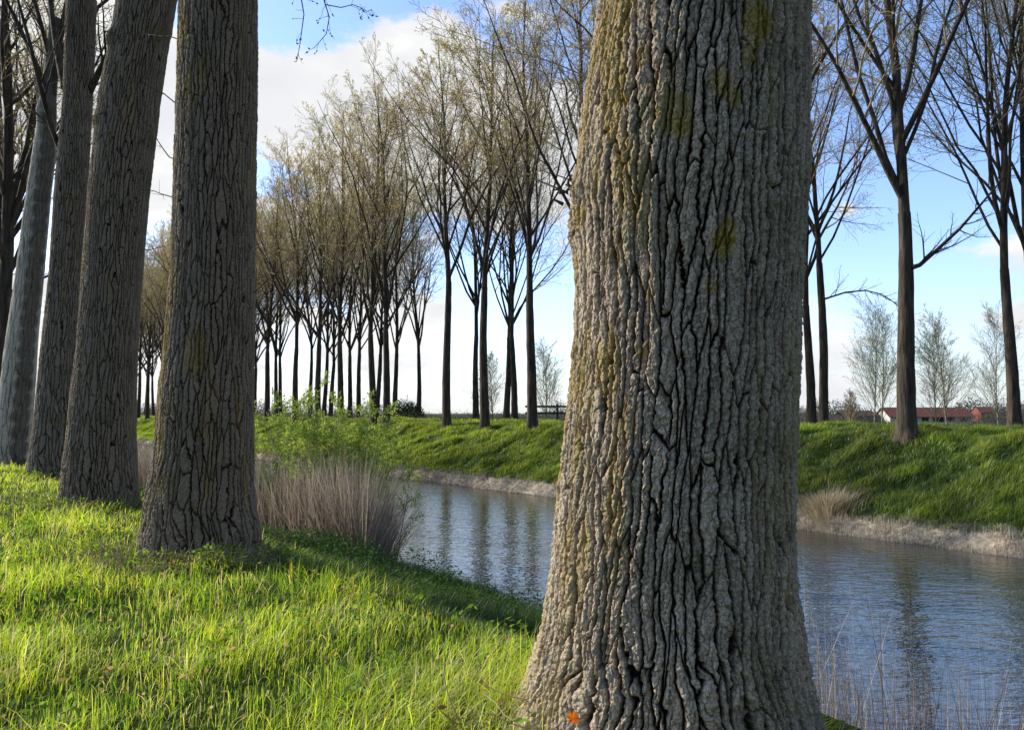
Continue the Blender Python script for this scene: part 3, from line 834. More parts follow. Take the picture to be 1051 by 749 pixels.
def slope():
    # near slope herbs and grass, the trees' shade put into their dark colour
    D, S, X, Y = scatter(900000, 3.3, 7.3, -1, 60, falloff=1.1, y0=6, ymin=3, margin=1)
    keep = rng.random(len(D)) < (1 - .55 * smooth(6.2, 7.3, D)) * smooth(2.6, 4.6, S + (4.4 - D) * .8)
    D, S, X, Y = D[keep], S[keep], X[keep], Y[keep]
    n = len(D); z = zground(D, S)
    k = fbm(D * 1.5, S * 1.5, o=3)
    L = (.16 + .24 * k) * rng.uniform(.5, 1.3, n)
    az = rng.uniform(0, 6.28, n); lean = np.clip(rng.normal(.5, .3, n), 0, 1.4); L = L * (.35 + .65 * smooth(3.5, 6, S)) * (.65 + .35 * smooth(3.8, 5.5, D))
    W = (.0045 + .0005 * np.maximum(Y - 5, 0)) * rng.uniform(.7, 1.4, n)
    c = np.array([.036, .085, .012]) * rng.uniform(.5, 1.5, (n, 1)) * (.6 + .9 * k[:, None])  # green darkened to stand for the shade of the tree row
    blades('slope_grass', X, Y, z - .01, L, az, lean, W, c * .7, c, M_GRASS, 'grass on the slope down to the canal, coloured dark to stand for shade', 'grass')
    g = Geo()
    rg = np.random.default_rng(19)
    D, S, X, Y = scatter(16000, 4.3, 6.9, 0, 22, falloff=.8, y0=7)
    kk = fbm(D * 1.1, S * 1.1 + 30, o=2) * smooth(4.2, 6, S); m = (kk > .40) & (np.random.default_rng(2).random(len(kk)) < .4)
    D, S, X, Y, kk = D[m], S[m], X[m], Y[m], kk[m]
    z = zground(D, S)
    per = 11; n = len(D) * per
    hgt = np.repeat((.12 + .36 * smooth(.4, .7, kk)) * (1 - .65 * smooth(11, 14, S)), per)
    t = rg.random(n)
    Xr = np.repeat(X, per) + rg.normal(0, .04, n); Yr = np.repeat(Y, per) + rg.normal(0, .04, n); Z = np.repeat(z, per) + hgt * t
    dirs = rg.normal(0, 1, (n, 3)) * [1, 1, .4]
    c = np.array([.04, .10, .018]) * rg.uniform(.55, 1.6, (n, 1))  # leaf green also darkened, slope shade put into the colour
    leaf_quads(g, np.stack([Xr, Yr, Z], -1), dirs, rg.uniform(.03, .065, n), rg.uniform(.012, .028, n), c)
    tag(g.build('nettles', M_WEED, None, smoothed=False, kind='stuff'), 'green nettles and herbs along the water side of the slope, coloured dark for shade', 'nettles')


def far_bank():
    n0 = 900000
    D = rng.uniform(21.2, 31.5, n0); S = 2 + 150 * rng.random(n0) ** 1.6
    X, Y = DS(D, S)
    keep = (Y > 8) & (np.abs(X) < Y * .70 + 1) & (rng.random(n0) < .62)
    D, S, X, Y = D[keep], S[keep], X[keep], Y[keep]
    n = len(D); z = zground(D, S)
    k = fbm(D * .9 + 40, S * 1.3, o=3); k2 = fbm(D * .35, S * .3 + 50, o=3)
    L = (.12 + .28 * k) * rng.uniform(.6, 1.3, n)
    az = math.atan2(-.5, 1) + rng.normal(0, 1.0, n); lean = np.clip(rng.normal(.7, .35, n), 0, 1.5)
    W = (.012 + .0007 * np.maximum(Y - 20, 0)) * rng.uniform(.7, 1.4, n)
    a = np.array([.085, .16, .022]); b = np.array([.24, .34, .04]); br = np.array([.20, .16, .07])
    kk = smooth(.35, .65, k)[:, None]
    c = (a * (1 - kk) + b * kk) * rng.uniform(.6, 1.4, (n, 1))
    c = c * (.7 + .6 * smooth(.3, .7, k2)[:, None])
    s = rng.random((n, 1)) < .07 + .4 * smooth(.56, .72, k2)[:, None] * smooth(30, 45, S)[:, None]
    c = np.where(s, br * rng.uniform(.6, 1.3, (n, 1)), c)
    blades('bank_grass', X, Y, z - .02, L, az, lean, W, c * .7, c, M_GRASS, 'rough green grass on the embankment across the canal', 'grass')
    # dead reed edge at the waterline
    n = 70000
    D = rng.uniform(20.6, 21.4, n); S = 2 + 130 * rng.random(n) ** 1.7
    X, Y = DS(D, S)
    keep = (Y > 8) & (np.abs(X) < Y * .70 + 1); D, S, X, Y = D[keep], S[keep], X[keep], Y[keep]
    n = len(D); z = np.maximum(zground(D, S), WATER - .05)
    k = fbm(S * .9, D * 2, o=3); k2 = vn(S * .25 + 4, D * .2)
    keep = rng.random(n) < smooth(.25, .5, k) ; D, S, X, Y, z, k, k2 = [q[keep] for q in (D, S, X, Y, z, k, k2)]; n = len(D)
    L = (.05 + .22 * k) * rng.uniform(.5, 1.2, n) * (.7 + .6 * k2)
    tan = np.array([.74, .66, .52]) * (1 - .55 * smooth(18, 40, S)[:, None]) * rng.uniform(.5, 1.25, (n, 1))
    az = rng.uniform(0, 6.28, n)
    blades('dead_reeds', X, Y, z - .03, L, az, np.clip(rng.normal(.45, .35, n), 0, 1.4), (.010 + .0005 * np.maximum(Y - 18, 0)) * rng.uniform(.6, 1.4, n), tan * .8, tan, M_DRY,
           'band of cut dead reeds along the far waterline', 'dead reeds')
    # pale clump of dry grass
    n = 1700
    px, Y0 = 845, 22.6
    c0 = base_at(px, Y0); r = np.abs(rng.normal(0, .42, n)); a = rng.uniform(0, 6.28, n)
    X = c0[0] + r * np.cos(a) * 1.1; Y = c0[1] + r * np.sin(a); D, S = toDS(X, Y)
    cc = np.array([.75, .64, .40]) * rng.uniform(.5, 1.2, (n, 1))
    o = blades('dry_grass_clump', X, Y, zground(D, S), rng.uniform(.25, .75, n), a, rng.uniform(.2, .9, n), np.full(n, .012), cc * .6, cc, M_DRY, kind=None)
    tag(o, 'pale clump of dry grass above the far waterline, beside the big furrowed trunk', 'dry grass')


def reeds():
    n = 26000
    D = rng.uniform(5.5, 8.8, n); S = 12.8 + (D - 7) * 1.5 + 36 * rng.random(n) ** 1.5
    edge = fbm(S * .7, S * 0 + 3, o=2)
    keep = (D < 8.0 + .9 * edge) & (D > 6.1 - 1.0 * edge)
    D, S = D[keep], S[keep]; n = len(D)
    X, Y = DS(D, S); z = np.maximum(zground(D, S), -2.0)
    L = rng.uniform(.8, 2.1, n) * (1 - .18 * smooth(7, 5.5, D)) * (.75 + .5 * fbm(D * .8, S * .8, o=2))
    c = np.array([.28, .23, .17]) * rng.uniform(.25, 1.8, (n, 1)); t = np.where(rng.random((n, 1)) < .3, np.array([.62, .54, .42]), c)
    blades('reed_bed', X, Y, z, L, rng.uniform(0, 6.28, n), np.clip(rng.normal(.18, .30, n), -.8, 1), rng.uniform(.008, .017, n), c * .8, t, M_DRY,
           'thicket of dry pinkish brown reeds on the near waterline beyond the straight trunk', 'reeds', stiff=True)
    rg = np.random.default_rng(31); g = Geo(); n = 650
    D = rg.uniform(5.9, 8.2, n); S = 13.2 + (D - 7) * 1.3 + 22 * rg.random(n) ** 1.4; X, Y = DS(D, S); z = np.maximum(zground(D, S), -1.9)
    L = rg.uniform(.9, 2.2, n)
    P, Rr = grow(rg, np.stack([X, Y, z], -1), np.concatenate([rg.normal(0, .3, (n, 2)), np.ones((n, 1))], 1), L, 7, .02, .13, rg.uniform(.006, .013, n), np.full(n, .003)); tubes(g, P, Rr, 4)
    c, rc, lc = sprout(rg, P, Rr, L, 7, .2, 1, 25, 65, .2, .45, 4, .03, .15, .5, .003); tubes(g, c, rc, 3)
    tag(g.build('brushwood', M_TWIG, None, kind='stuff'), 'tangle of bare brown twigs standing among the reeds at the near waterline', 'brushwood')
    # sparse tall dry stalks at the near waterline
    n = 3600
    D = rng.uniform(6.0, 8.2, n); S = rng.uniform(.6, 8.0, n)
    keep = (fbm(D * 1.5, S * 1.2, o=2) > .40) & (rng.random(n) < 1 - .8 * smooth(4, 6, S))
    D, S = D[keep], S[keep]; n = len(D)
    X, Y = DS(D, S); z = np.maximum(zground(D, S), -1.95)
    L = rng.uniform(.25, 1.2, n) ** 1.6 * 1.1
    c = np.array([.58, .46, .33]) * rng.uniform(.5, 1.4, (n, 1))
    blades('dry_stalks', X, Y, z, L, rng.uniform(0, 6.28, n), np.clip(rng.normal(.2, .2, n), 0, .9), rng.uniform(.003, .006, n), c * .8, c, M_DRY,
           'sparse dry stalks at the near water edge below the big furrowed trunk', 'dry stalks', stiff=True)


def willow():
    b = base_at(350, 16.8)
    b = (b[0], b[1], max(b[2], -1.9))
    e = empty('willow_bush', b, 'young willow bush with fresh yellow green leaves rising out of the brown reeds', 'bush')
    rg = np.random.default_rng(77)
    g = Geo(); lv = Geo()
    n = 50
    P0 = rg.normal(0, .34, (n, 3)) * [1, 1, 0]
    d = np.concatenate([rg.normal(0, .24, (n, 2)), np.ones((n, 1))], 1)
    L = rg.uniform(2.4, 4.0, n)
    P, R = grow(rg, P0, d, L, 9, .03, .06, rg.uniform(.012, .022, n), np.full(n, .004)); tubes(g, P, R, 5)
    c, rc, lc = sprout(rg, P, R, L, 12, .25, 1, 18, 50, .18, .36, 5, .05, .09, .5, .003); tubes(g, c, rc, 3)
    c2, rc2, lc2 = sprout(rg, c, rc, lc, 5, .2, 1, 20, 50, .3, .55, 4, .05, .1, .6, .002); tubes(g, c2, rc2, 3)
    for q in (c, c2, c2):
        B, m, _ = q.shape
        t = rg.integers(1, m, (B, 5))
        tip = q[np.arange(B)[:, None], t].reshape(-1, 3) + rg.normal(0, .03, (B * 5, 3))
        k = smooth(.4, 1.5, tip[:, 2]) * .9 + .1
        tip = tip[rg.random(len(tip)) < k]
        col = np.array([.30, .40, .08]) * rg.uniform(.6, 1.5, (len(tip), 1))
        leaf_quads(lv, tip, rg.normal(0, 1, tip.shape) + [0, 0, .6], rg.uniform(.05, .095, len(tip)), rg.uniform(.022, .04, len(tip)), col)
    g.build('stems', M_TWIG, e); lv.build('leaves', M_WEED, e, smoothed=False)


# ------------------------------------------------------------------ far countryside
def shrub_mass(name, pts, label, cat, leafc, n_per=900, kind=None, bare=.5):
    """pts: (px, Y, height, width): bushy masses made of twigs and leaf faces"""
    g = Geo(); rg = np.random.default_rng(abs(int(pts[0][0])) + 5)
    for px, Y, h, w in pts:
        x = (px - 525.5) / F * Y; D, S = toDS(x, Y); z = float(zground(D, S))
        n = n_per
        a = rg.uniform(0, 6.28, n); r = w * .5 * np.sqrt(rg.random(n)); t = rg.random(n)
        top = h * np.sqrt(np.clip(1 - (r / (w * .5)) ** 2, 0, 1)) * (.75 + .45 * vn(a * 2, r * 2 + px))
        P = np.stack([x + r * np.cos(a), Y + r * np.sin(a), z + top * t], -1)
        s = h / 22
        c = np.array(leafc) * rg.uniform(.5, 1.4, (n, 1))
        leaf_quads(g, P, rg.normal(0, 1, (n, 3)) + [0, 0, 1.2], rg.uniform(1.4, 4.0, n) * s, rg.uniform(.35, 1.2, n) * s, c)
    o = g.build(name, M_WEED, None, smoothed=False, kind=kind)
    return tag(o, label, cat)


def small_tree(name, px, Y, H, label, seed, group=None, birch=True, width=1.5, leaf=(.20, .25, .09), r0=.09):
    x = (px - 525.5) / F * Y; D, S = toDS(x, Y); z = float(zground(D, S))
    e = empty(name, (x, Y, z), label, 'tree', group)
    rg = np.random.default_rng(seed)
    g = Geo(); cg = Geo(); lv = Geo()
    P, R = grow(rg, np.array([[0, 0, -.2]]), np.array([[rg.normal(0, .03), 0, 1]]), np.array([H]), 12, .05, .03, np.array([r0]), np.array([.015]))
    tubes(g, P, R, 7)
    c, rc, lc = sprout(rg, P, R, np.array([H]), 52, .16, .98, 20, 45, .22 * width, .36 * width, 7, .05, .06, .4, .016); tubes(cg, c, rc, 4)
    c2, rc2, lc2 = sprout(rg, c, rc, lc, 8, .15, 1, 22, 50, .3, .5, 5, .03, .09, .5, .011); tubes(cg, c2, rc2, 3)
    c3, rc3, lc3 = sprout(rg, c2, rc2, lc2, 5, .15, 1, 22, 55, .35, .6, 3, .0, .1, .6, .009); tubes(cg, c3, rc3, 3)
    tips = c3.reshape(-1, 3); tips = tips[rg.random(len(tips)) < .6]
    leaf_quads(lv, tips, rg.normal(0, 1, tips.shape), rng.uniform(.05, .10, len(tips)), rng.uniform(.02, .05, len(tips)), np.array(leaf) * rg.uniform(.6, 1.4, (len(tips), 1)))
    g.build('trunk', M_BIRCH if birch else M_TRUNK, e); cg.build('crown', M_BIRCH if birch else M_TWIG, e); lv.build('young_leaves', M_BUD, e, smoothed=False)


def countryside():
    # barn with red roof
    Y = 250.
    x0 = (905 - 525.5) / F * Y; x1 = (988 - 525.5) / F * Y
    z0 = -1.25; ze = 0.45; zr = EYE + (424 - 418.5) / F * Y
    e = empty('barn', ((x0 + x1) / 2, Y, z0), 'long low white barn with a red tiled roof across the fields', 'barn')
    w = (x1 - x0) / 2; dp = 5.0
    g = Geo(); g.box(-w, w, -dp, dp, 0, ze - z0)
    g.add([(-w, -dp, ze - z0), (-w, dp, ze - z0), (-w, 0, zr - z0 - .15)], [(0, 1, 2)]); g.add([(w, -dp, ze - z0), (w, dp, ze - z0), (w, 0, zr - z0 - .15)], [(0, 2, 1)])
    g.build('walls', M_PLASTER, e, smoothed=False)
    g = Geo(); o = .5
    for s in (-1, 1):
        a = (dp + o) * s
        V = [(-w - o, a, ze - z0 - .2), (w + o, a, ze - z0 - .2), (w + o, 0, zr - z0), (-w - o, 0, zr - z0)]
        V2 = [(p[0], p[1], p[2] + .18) for p in V]
        g.add(V + V2, [(0, 1, 2, 3), (4, 5, 6, 7), (0, 1, 5, 4), (0, 3, 7, 4), (1, 2, 6, 5)])
    g.build('roof', M_TILES, e, smoothed=False)
    for k in range(6):
        g = Geo(); c = -w + (k + .7) * 2 * w / 6.4; wd = 1.1 if k != 3 else 1.8
        g.box(c - wd, c + wd, -dp - .06, -dp - .003, .25 if k != 3 else 0, 1.5); g.build('window' if k != 3 else 'door', M_DARKWIN, e, smoothed=False)
    # lower grey shed joined on the left
    g = Geo(); x2 = (866 - 525.5) / F * Y; x3 = (899 - 525.5) / F * Y
    e = empty('shed', ((x2 + x3) / 2, Y + 4, z0), 'lower dull roofed shed beside the red roofed barn', 'shed')
    w = (x3 - x2) / 2
    g.box(-w, w, -4, 4, 0, 2.0); g.build('walls', M_FENCE, e, smoothed=False)
    g = Geo()
    for s in (-1, 1):
        V = [(-w - .3, 4.4 * s, 1.85), (w + .3, 4.4 * s, 1.85), (w + .3, 0, 3.6), (-w - .3, 0, 3.6)]
        V2 = [(p[0], p[1], p[2] + .15) for p in V]
        g.add(V + V2, [(0, 1, 2, 3), (4, 5, 6, 7), (0, 1, 5, 4), (0, 3, 7, 4), (1, 2, 6, 5)])
    g.build('roof', noise_mat('faded_roof', [(.3, (.10, .06, .05)), (.7, (.17, .10, .08))], nscale=1.5), e, smoothed=False)
    # small orange-red house among the trees
    xh = (1008 - 525.5) / F * 270
    e = empty('house', (xh, 270, z0), 'small red brick house half hidden in the distant trees', 'house')
    g = Geo(); g.box(-2.6, 2.6, -3, 3, 0, 3.2); g.build('walls', noise_mat('red_brick', [(.3, (.22, .07, .05)), (.7, (.30, .10, .07))], nscale=3), e, smoothed=False)
    g = Geo(); g.add([(-2.9, -3.3, 3.1), (2.9, -3.3, 3.1), (2.9, 0, 5.2), (-2.9, 0, 5.2)], [(0, 1, 2, 3)]); g.add([(-2.9, 3.3, 3.1), (2.9, 3.3, 3.1), (2.9, 0, 5.2), (-2.9, 0, 5.2)], [(3, 2, 1, 0)])
    g.add([(-2.6, -3, 3.2), (-2.6, 3, 3.2), (-2.6, 0, 5.1)], [(0, 1, 2)]); g.add([(2.6, -3, 3.2), (2.6, 3, 3.2), (2.6, 0, 5.1)], [(0, 2, 1)])
    g.build('roof', M_TILES, e, smoothed=False)
    g = Geo(); g.box(-.6, .6, -3.06, -3.003, .9, 2.2); g.build('window', M_DARKWIN, e, smoothed=False)
    # pale young trees in the field
    gb = 'pale young birches in the field'
    small_tree('birch_tree', 896, 84, 14.2, 'taller pale birch of the pair between the slim poplars and the stout poplar', 1, gb)
    small_tree('birch_tree', 904, 80, 12.4, 'shorter pale birch of the pair, right against its taller neighbour', 2, gb)
    small_tree('birch_tree', 960, 78, 10.6, 'slight pale birch just past the stout poplar, before the barn end', 3, gb)
    small_tree('birch_tree', 972, 72, 11.6, 'white stemmed birch standing near the end of the red barn', 4, gb)
    small_tree('birch_tree', 1024, 82, 13.0, 'pale birch partly behind the crooked poplar', 5, gb)
    # small_tree('birch_tree', 846, 90, 10.5, 'pale birch showing behind the pair of slim poplars', 6, gb)
    small_tree('birch_tree', 560, 88, 10.0, 'pale feathery birch just clear of the big furrowed trunk', 7, gb)
    small_tree('birch_tree', 508, 95, 9.5, 'pale feathery birch behind the first poplars of the far bank', 8, gb)
    small_tree('round_tree', 872, 120, 6.0, 'small rounded bare tree beside the barn shed', 9, None, birch=False, width=1.5, leaf=(.1, .09, .06), r0=.2)
    # bushes
    shrub_mass('hedge_bush', [(415, 72, 1.8, 3.0), (424, 74, 1.6, 2.6)], 'dark rounded green bush between the far poplar trunks', 'bush', (.03, .05, .018), 2200)
    shrub_mass('hedgerow', [(px, 190 + rng.uniform(-20, 40), rng.uniform(2.4, 5.2) * (1 if px > 800 else .7), rng.uniform(9, 18)) for px in np.arange(-60, 1180, 9) if not 893 < px < 1000],
               'dark bare hedgerow along the distant fields', 'hedgerow', (.095, .09, .07), 1100, kind='stuff')
    shrub_mass('tree_belt', [(px, 290 + rng.uniform(-20, 40), rng.uniform(5.0, 9.0), rng.uniform(10, 22)) for px in np.concatenate([np.arange(985, 1180, 9), np.arange(560, 870, 14), np.arange(150, 420, 12)])],
               'hazy grey belt of woodland on the horizon', 'woodland', (.11, .115, .105), 1000, kind='stuff')
    shrub_mass('undergrowth', [(px, 60 + rng.uniform(-6, 16), rng.uniform(.3, 1.0), rng.uniform(2, 5)) for px in np.concatenate([np.arange(140, 640, 8), np.arange(800, 880, 16)])],
               'scrubby undergrowth behind the far poplar rows', 'undergrowth', (.13, .14, .07), 500, kind='stuff')
    # fence behind the far bank
    g0 = base_at(566, 52.0)
    e = empty('wooden_fence', (g0[0], g0[1], g0[2]), 'dark wooden rail fence beyond the far bank, beside the big furrowed trunk', 'fence')
    for k in range(8):
        g = Geo(); g.box(-1.6 + k * 2.0 - .07, -1.6 + k * 2.0 + .07, -.07, .07, -.5, 1.25); g.build('post', M_FENCE, e, smoothed=False)
    for zz in (.55, 1.0):
        g = Geo(); g.box(-1.8, 12.6, -.125, -.075, zz, zz + .14); g.build('rail', M_FENCE, e, smoothed=False)
    # long arched branch of the slim twin poplar and low limbs on the stout one
    for lab, pars, pts, r in ((None, 'drooping side branch', [(852, 305), (868, 300), (888, 298), (905, 302), (917, 310), (930, 322)], .055), (None, 'x', [(944, 272), (960, 258), (985, 235), (1005, 212), (1022, 192), (1040, 172)], .085)):
        target = None
        for o in COL.objects:
            if o.name.startswith('poplar_tree') and ((pars == 'x' and 'stout bare' in o['label']) or (pars != 'x' and 'drooping side' in o['label'])): target = o
        Y = target.location.y
        g = Geo(); rg = np.random.default_rng(3)
        P = np.array([[at(a, b, Y - .2) for a, b in pts]]) - np.array(target.location)
        P = np.concatenate([P[:, :1] - np.array([[[.3, 0, .1]]]), P], 1)
        R = np.linspace(r, .018, P.shape[1])[None]; tubes(g, P, R, 6)
        c, rc, lc = sprout(rg, P, R, np.array([4.5]), 16, .15, 1, 25, 60, .25, .5, 6, .07, .1, .45, .009); tubes(g, c, rc, 4)
        c, rc, lc = sprout(rg, c, rc, lc, 7, .1, 1, 20, 55, .3, .5, 4, .04, .1, .5, .006); tubes(g, c, rc, 3)
        g.build('side_branch', M_TRUNK, target)


def litter():
    # twigs and dead leaves at the foot of the straight trunk, one orange leaf at the big one
    rg = np.random.default_rng(8)
    g = Geo()
    for (bx, Y, n) in ((208, 8.9, 380), (101, 13.5, 200), (703, 4.0, 150)):
        b = np.array(base_at(bx, Y))
        a = rg.uniform(-math.pi, 0.2, n); r = rg.uniform(.74, 1.25, n)
        P0 = np.stack([b[0] + r * np.cos(a), b[1] + r * np.sin(a), np.zeros(n)], -1)
        D, S = toDS(P0[:, 0], P0[:, 1]); P0[:, 2] = zground(D, S) + rg.uniform(.02, .25, n) * (1.35 - r)
        d = np.stack([np.cos(a + rg.normal(0, .9, n)), np.sin(a + rg.normal(0, .9, n)), rg.normal(.5, .5, n)], -1)
        P, R = grow(rg, P0, d, rg.uniform(.12, .4, n), 5, -.02, .2, np.full(n, .005), np.full(n, .002)); tubes(g, P, R, 4)
    tag(g.build('twig_litter', M_TWIG, None, kind='stuff'), 'tangle of dry twigs round the feet of the near trunks', 'twigs')
    g = Geo()       # last year's leaves and bark scraps, thick at the feet, thin on the lawn
    for (bx, Y, n, r0, r1) in ((208, 8.9, 420, .72, 1.7), (101, 13.5, 260, .7, 1.6), (703, 4.0, 260, .68, 1.5), (58, 19.3, 120, .6, 1.4)):
        b = np.array(base_at(bx, Y)); a = rg.uniform(0, 6.28, n); r = r0 + (r1 - r0) * rg.random(n) ** 2
        X = b[0] + r * np.cos(a); Yy = b[1] + r * np.sin(a); D, S = toDS(X, Yy)
        P = np.stack([X, Yy, zground(D, S) + rg.uniform(.01, .16, n)], -1)
        leaf_quads(g, P, rg.normal(0, 1, (n, 3)) * [1, 1, .5], rg.uniform(.03, .07, n), rg.uniform(.02, .045, n), np.array([.24, .15, .08]) * rg.uniform(.3, 1.6, (n, 1)))
    D, S, X, Y = scatter(6000, -6, 3.3, -1, 22, falloff=.6, y0=5); n = len(D)
    leaf_quads(g, np.stack([X, Y, zground(D, S) + rg.uniform(.03, .16, n)], -1), rg.normal(0, 1, (n, 3)) * [1, 1, .4], rg.uniform(.02, .05, n), rg.uniform(.015, .03, n), np.array([.50, .33, .15]) * rg.uniform(.4, 1.4, (n, 1)))
    tag(g.build('leaf_litter', M_WEED, None, smoothed=False, kind='stuff'), 'dead brown leaves and bark scraps lying in the near grass', 'leaf litter')
    p = at(588, 743, 3.30)
    V = []; F_ = []
    out = [(0, 0), (.012, .010), (.026, .006), (.024, .020), (.040, .026), (.026, .034), (.022, .050), (.010, .040), (0, .062), (-.010, .040), (-.022, .050), (-.026, .034), (-.040, .026), (-.024, .020), (-.026, .006), (-.012, .010)]
    V = [(x, .006 * math.sin(x * 90), z) for x, z in out] + [(0, .004, .025)]
    n = len(out); F_ = [(n, i, (i + 1) % n) for i in range(n)]
    c = np.tile([.62, .20, .03], (n + 1, 1))
    g = Geo(); g.add(V, F_, col=c)
    o = g.build('fallen_leaf', leaf_material('orange_leaf', .4, .05), None, smoothed=False)
    o.location = Vector([float(q) for q in p]); o.rotation_euler = (-.5, .3, .2)
    tag(o, 'small orange dead leaf caught at the foot of the big furrowed trunk', 'leaf')


# ------------------------------------------------------------------ light and sky
def world():
    w = bpy.data.worlds.new('World'); scene.world = w; w.use_nodes = True
    nt = w.node_tree; nd = nt.nodes; ln = nt.links; nd.clear()
    sky = N(nd, 'ShaderNodeTexSky', sky_type='NISHITA'); sky.sun_disc = False
    sky.sun_elevation = SUN_EL; sky.sun_rotation = SUN_AZ; sky.air_density = 1.0; sky.dust_density = .6; sky.ozone_density = 2.2
    hs = N(nd, 'ShaderNodeHueSaturation'); hs.inputs['Saturation'].default_value = 1.05; hs.inputs['Value'].default_value = 3.3
    ln.new(sky.outputs[0], hs.inputs['Color'])
    tc = N(nd, 'ShaderNodeTexCoord')
    v = tc.outputs['Generated']
    def M_(op, a, b=None, c=None):
        m = N(nd, 'ShaderNodeMath', operation=op)
        for i, q in enumerate((a, b, c)):
            if q is None: continue
            if isinstance(q, (int, float)): m.inputs[i].default_value = q
            else: ln.new(q, m.inputs[i])
        return m.outputs[0]
    def noise(scale, sc, off=(0, 0, 0), detail=8, rough=.55):
        mp = N(nd, 'ShaderNodeMapping'); mp.inputs['Scale'].default_value = sc; mp.inputs['Location'].default_value = off
        n = N(nd, 'ShaderNodeTexNoise'); n.inputs['Scale'].default_value = scale; n.inputs['Detail'].default_value = detail; n.inputs['Roughness'].default_value = rough
        ln.new(v, mp.inputs[0]); ln.new(mp.outputs[0], n.inputs['Vector']); return n.outputs['Fac']
    n1 = noise(4.2, (1, 1, 1.9), detail=10, rough=.58)
    tot = None
    # banks of cloud and clear holes: (px, py, half width px, half height px, weight)
    for px, py, wx, wy, wt in ((350, 100, 110, 52, .62), (490, 30, 75, 90, .45), (500, 200, 120, 110, .12), (120, 90, 150, 190, .35), (300, 300, 160, 110, .05),
                               (330, -10, 130, 36, -.9), (262, 185, 40, 26, -.6), (950, 130, 120, 110, -.8), (1012, 258, 60, 16, .62), (885, 214, 45, 14, .5), (950, 300, 60, 30, -.15), (960, 190, 34, 10, .3), (560, 290, 90, 50, -.3),
                               (560, 300, 50, 60, -.22), (980, 340, 130, 14, .22), (860, 60, 40, 60, .12), (700, 150, 200, 200, .1), (1500, 100, 350, 150, .3), (-500, 150, 400, 200, .35)):
        q = at(px, py, 1.0); q = q - np.array([0, 0, EYE]); l = np.linalg.norm(q); q = q / l
        sx = F / wx / l * 1.0; sz = F / wy / l
        s = N(nd, 'ShaderNodeVectorMath', operation='SUBTRACT'); ln.new(v, s.inputs[0]); s.inputs[1].default_value = tuple(q)
        m = N(nd, 'ShaderNodeVectorMath', operation='MULTIPLY'); ln.new(s.outputs[0], m.inputs[0]); m.inputs[1].default_value = (sx, sx * .9, sz)
        d = N(nd, 'ShaderNodeVectorMath', operation='DOT_PRODUCT'); ln.new(m.outputs[0], d.inputs[0]); ln.new(m.outputs[0], d.inputs[1])
        ex = M_('EXPONENT', M_('MULTIPLY', d.outputs['Value'], -.7))
        tot = M_('MULTIPLY_ADD', ex, wt, tot if tot is not None else -.17)
    dens = M_('ADD', M_('MULTIPLY_ADD', n1, 2.6, -1.30), tot)
    mr = N(nd, 'ShaderNodeMapRange', interpolation_type='SMOOTHSTEP'); mr.inputs[1].default_value = .06; mr.inputs[2].default_value = .30
    ln.new(dens, mr.inputs[0])
    # haze near the horizon
    sx = N(nd, 'ShaderNodeSeparateXYZ'); ln.new(v, sx.inputs[0])
    hz = N(nd, 'ShaderNodeMapRange', interpolation_type='SMOOTHSTEP'); hz.inputs[1].default_value = .20; hz.inputs[2].default_value = -.02; hz.inputs[3].default_value = 0; hz.inputs[4].default_value = .72
    ln.new(sx.outputs[2], hz.inputs[0])
    # cloud body: bright rims, soft grey bellies
    n2 = noise(5.5, (1, 1, 2.0), (3.1, 1.2, .06), 8)
    rp = ramp(nd, [(.32, (8.0, 8.2, 8.8)), (.5, (9.0, 9.1, 9.3)), (.62, (10.6, 10.6, 10.4))])
    ln.new(n2, rp.inputs[0])
    mh = N(nd, 'ShaderNodeMix', data_type='RGBA'); ln.new(hz.outputs[0], mh.inputs[0]); tn = N(nd, 'ShaderNodeMix', data_type='RGBA', blend_type='MULTIPLY'); tn.inputs[0].default_value = 1; tn.inputs[7].default_value = (.90, .87, .98, 1); ln.new(hs.outputs[0], tn.inputs[6]); ln.new(tn.outputs[2], mh.inputs[6]); mh.inputs[7].default_value = (7.0, 8.3, 9.5, 1)
    mx = N(nd, 'ShaderNodeMix', data_type='RGBA'); ln.new(mr.outputs[0], mx.inputs[0]); ln.new(mh.outputs[2], mx.inputs[6]); ln.new(rp.outputs[0], mx.inputs[7])
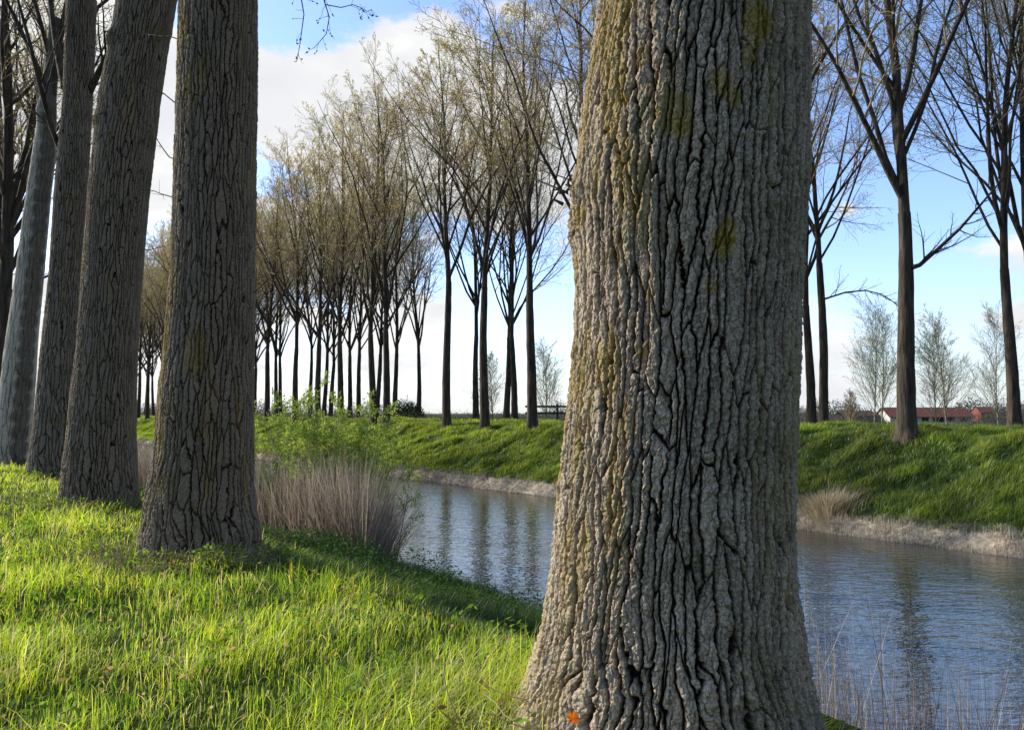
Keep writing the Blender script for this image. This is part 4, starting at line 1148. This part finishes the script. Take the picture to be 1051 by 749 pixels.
    dt = N(nd, 'ShaderNodeVectorMath', operation='DOT_PRODUCT'); ln.new(v, dt.inputs[0]); dt.inputs[1].default_value = (math.sin(SUN_AZ * .5), math.cos(SUN_AZ * .5), .25)
    df = N(nd, 'ShaderNodeMapRange', interpolation_type='SMOOTHSTEP'); df.inputs[1].default_value = -.5; df.inputs[2].default_value = .55; df.inputs[3].default_value = .36; df.inputs[4].default_value = 1.0
    ln.new(dt.outputs['Value'], df.inputs[0])
    fx = N(nd, 'ShaderNodeVectorMath', operation='SCALE'); ln.new(mx.outputs[2], fx.inputs[0]); ln.new(df.outputs[0], fx.inputs['Scale'])
    bg = N(nd, 'ShaderNodeBackground'); bg.inputs['Strength'].default_value = .1
    o = N(nd, 'ShaderNodeOutputWorld'); ln.new(fx.outputs[0], bg.inputs[0]); ln.new(bg.outputs[0], o.inputs[0])
    l = bpy.data.lights.new('sun', 'SUN'); l.energy = 5.0; l.angle = math.radians(.6); l.color = (1, .92, .76)
    lo = bpy.data.objects.new('sun', l); COL.objects.link(lo)
    d = Vector((math.sin(SUN_AZ) * math.cos(SUN_EL), math.cos(SUN_AZ) * math.cos(SUN_EL), math.sin(SUN_EL)))
    lo.rotation_euler = d.to_track_quat('Z', 'Y').to_euler()


def camera():
    c = bpy.data.cameras.new('camera'); o = bpy.data.objects.new('camera', c); COL.objects.link(o)
    c.sensor_width = 36; c.lens = F / 1051 * 36; c.clip_start = .05; c.clip_end = 6000
    o.location = (0, 0, EYE); o.rotation_euler = (math.pi / 2 + PITCH, 0, 0)
    scene.camera = o


camera()
world()
ground()
near_row()
build_far_trees()
countryside()
lawn()
slope()
far_bank()
reeds()
willow()
litter()

scene.view_settings.view_transform = 'Standard'
scene.view_settings.look = 'None'
scene.view_settings.exposure = 0
scene.render.engine = 'CYCLES'
scene.cycles.use_denoising = True
scene.cycles.max_bounces = 8
scene.cycles.diffuse_bounces = 3
scene.cycles.glossy_bounces = 3
scene.cycles.transparent_max_bounces = 8
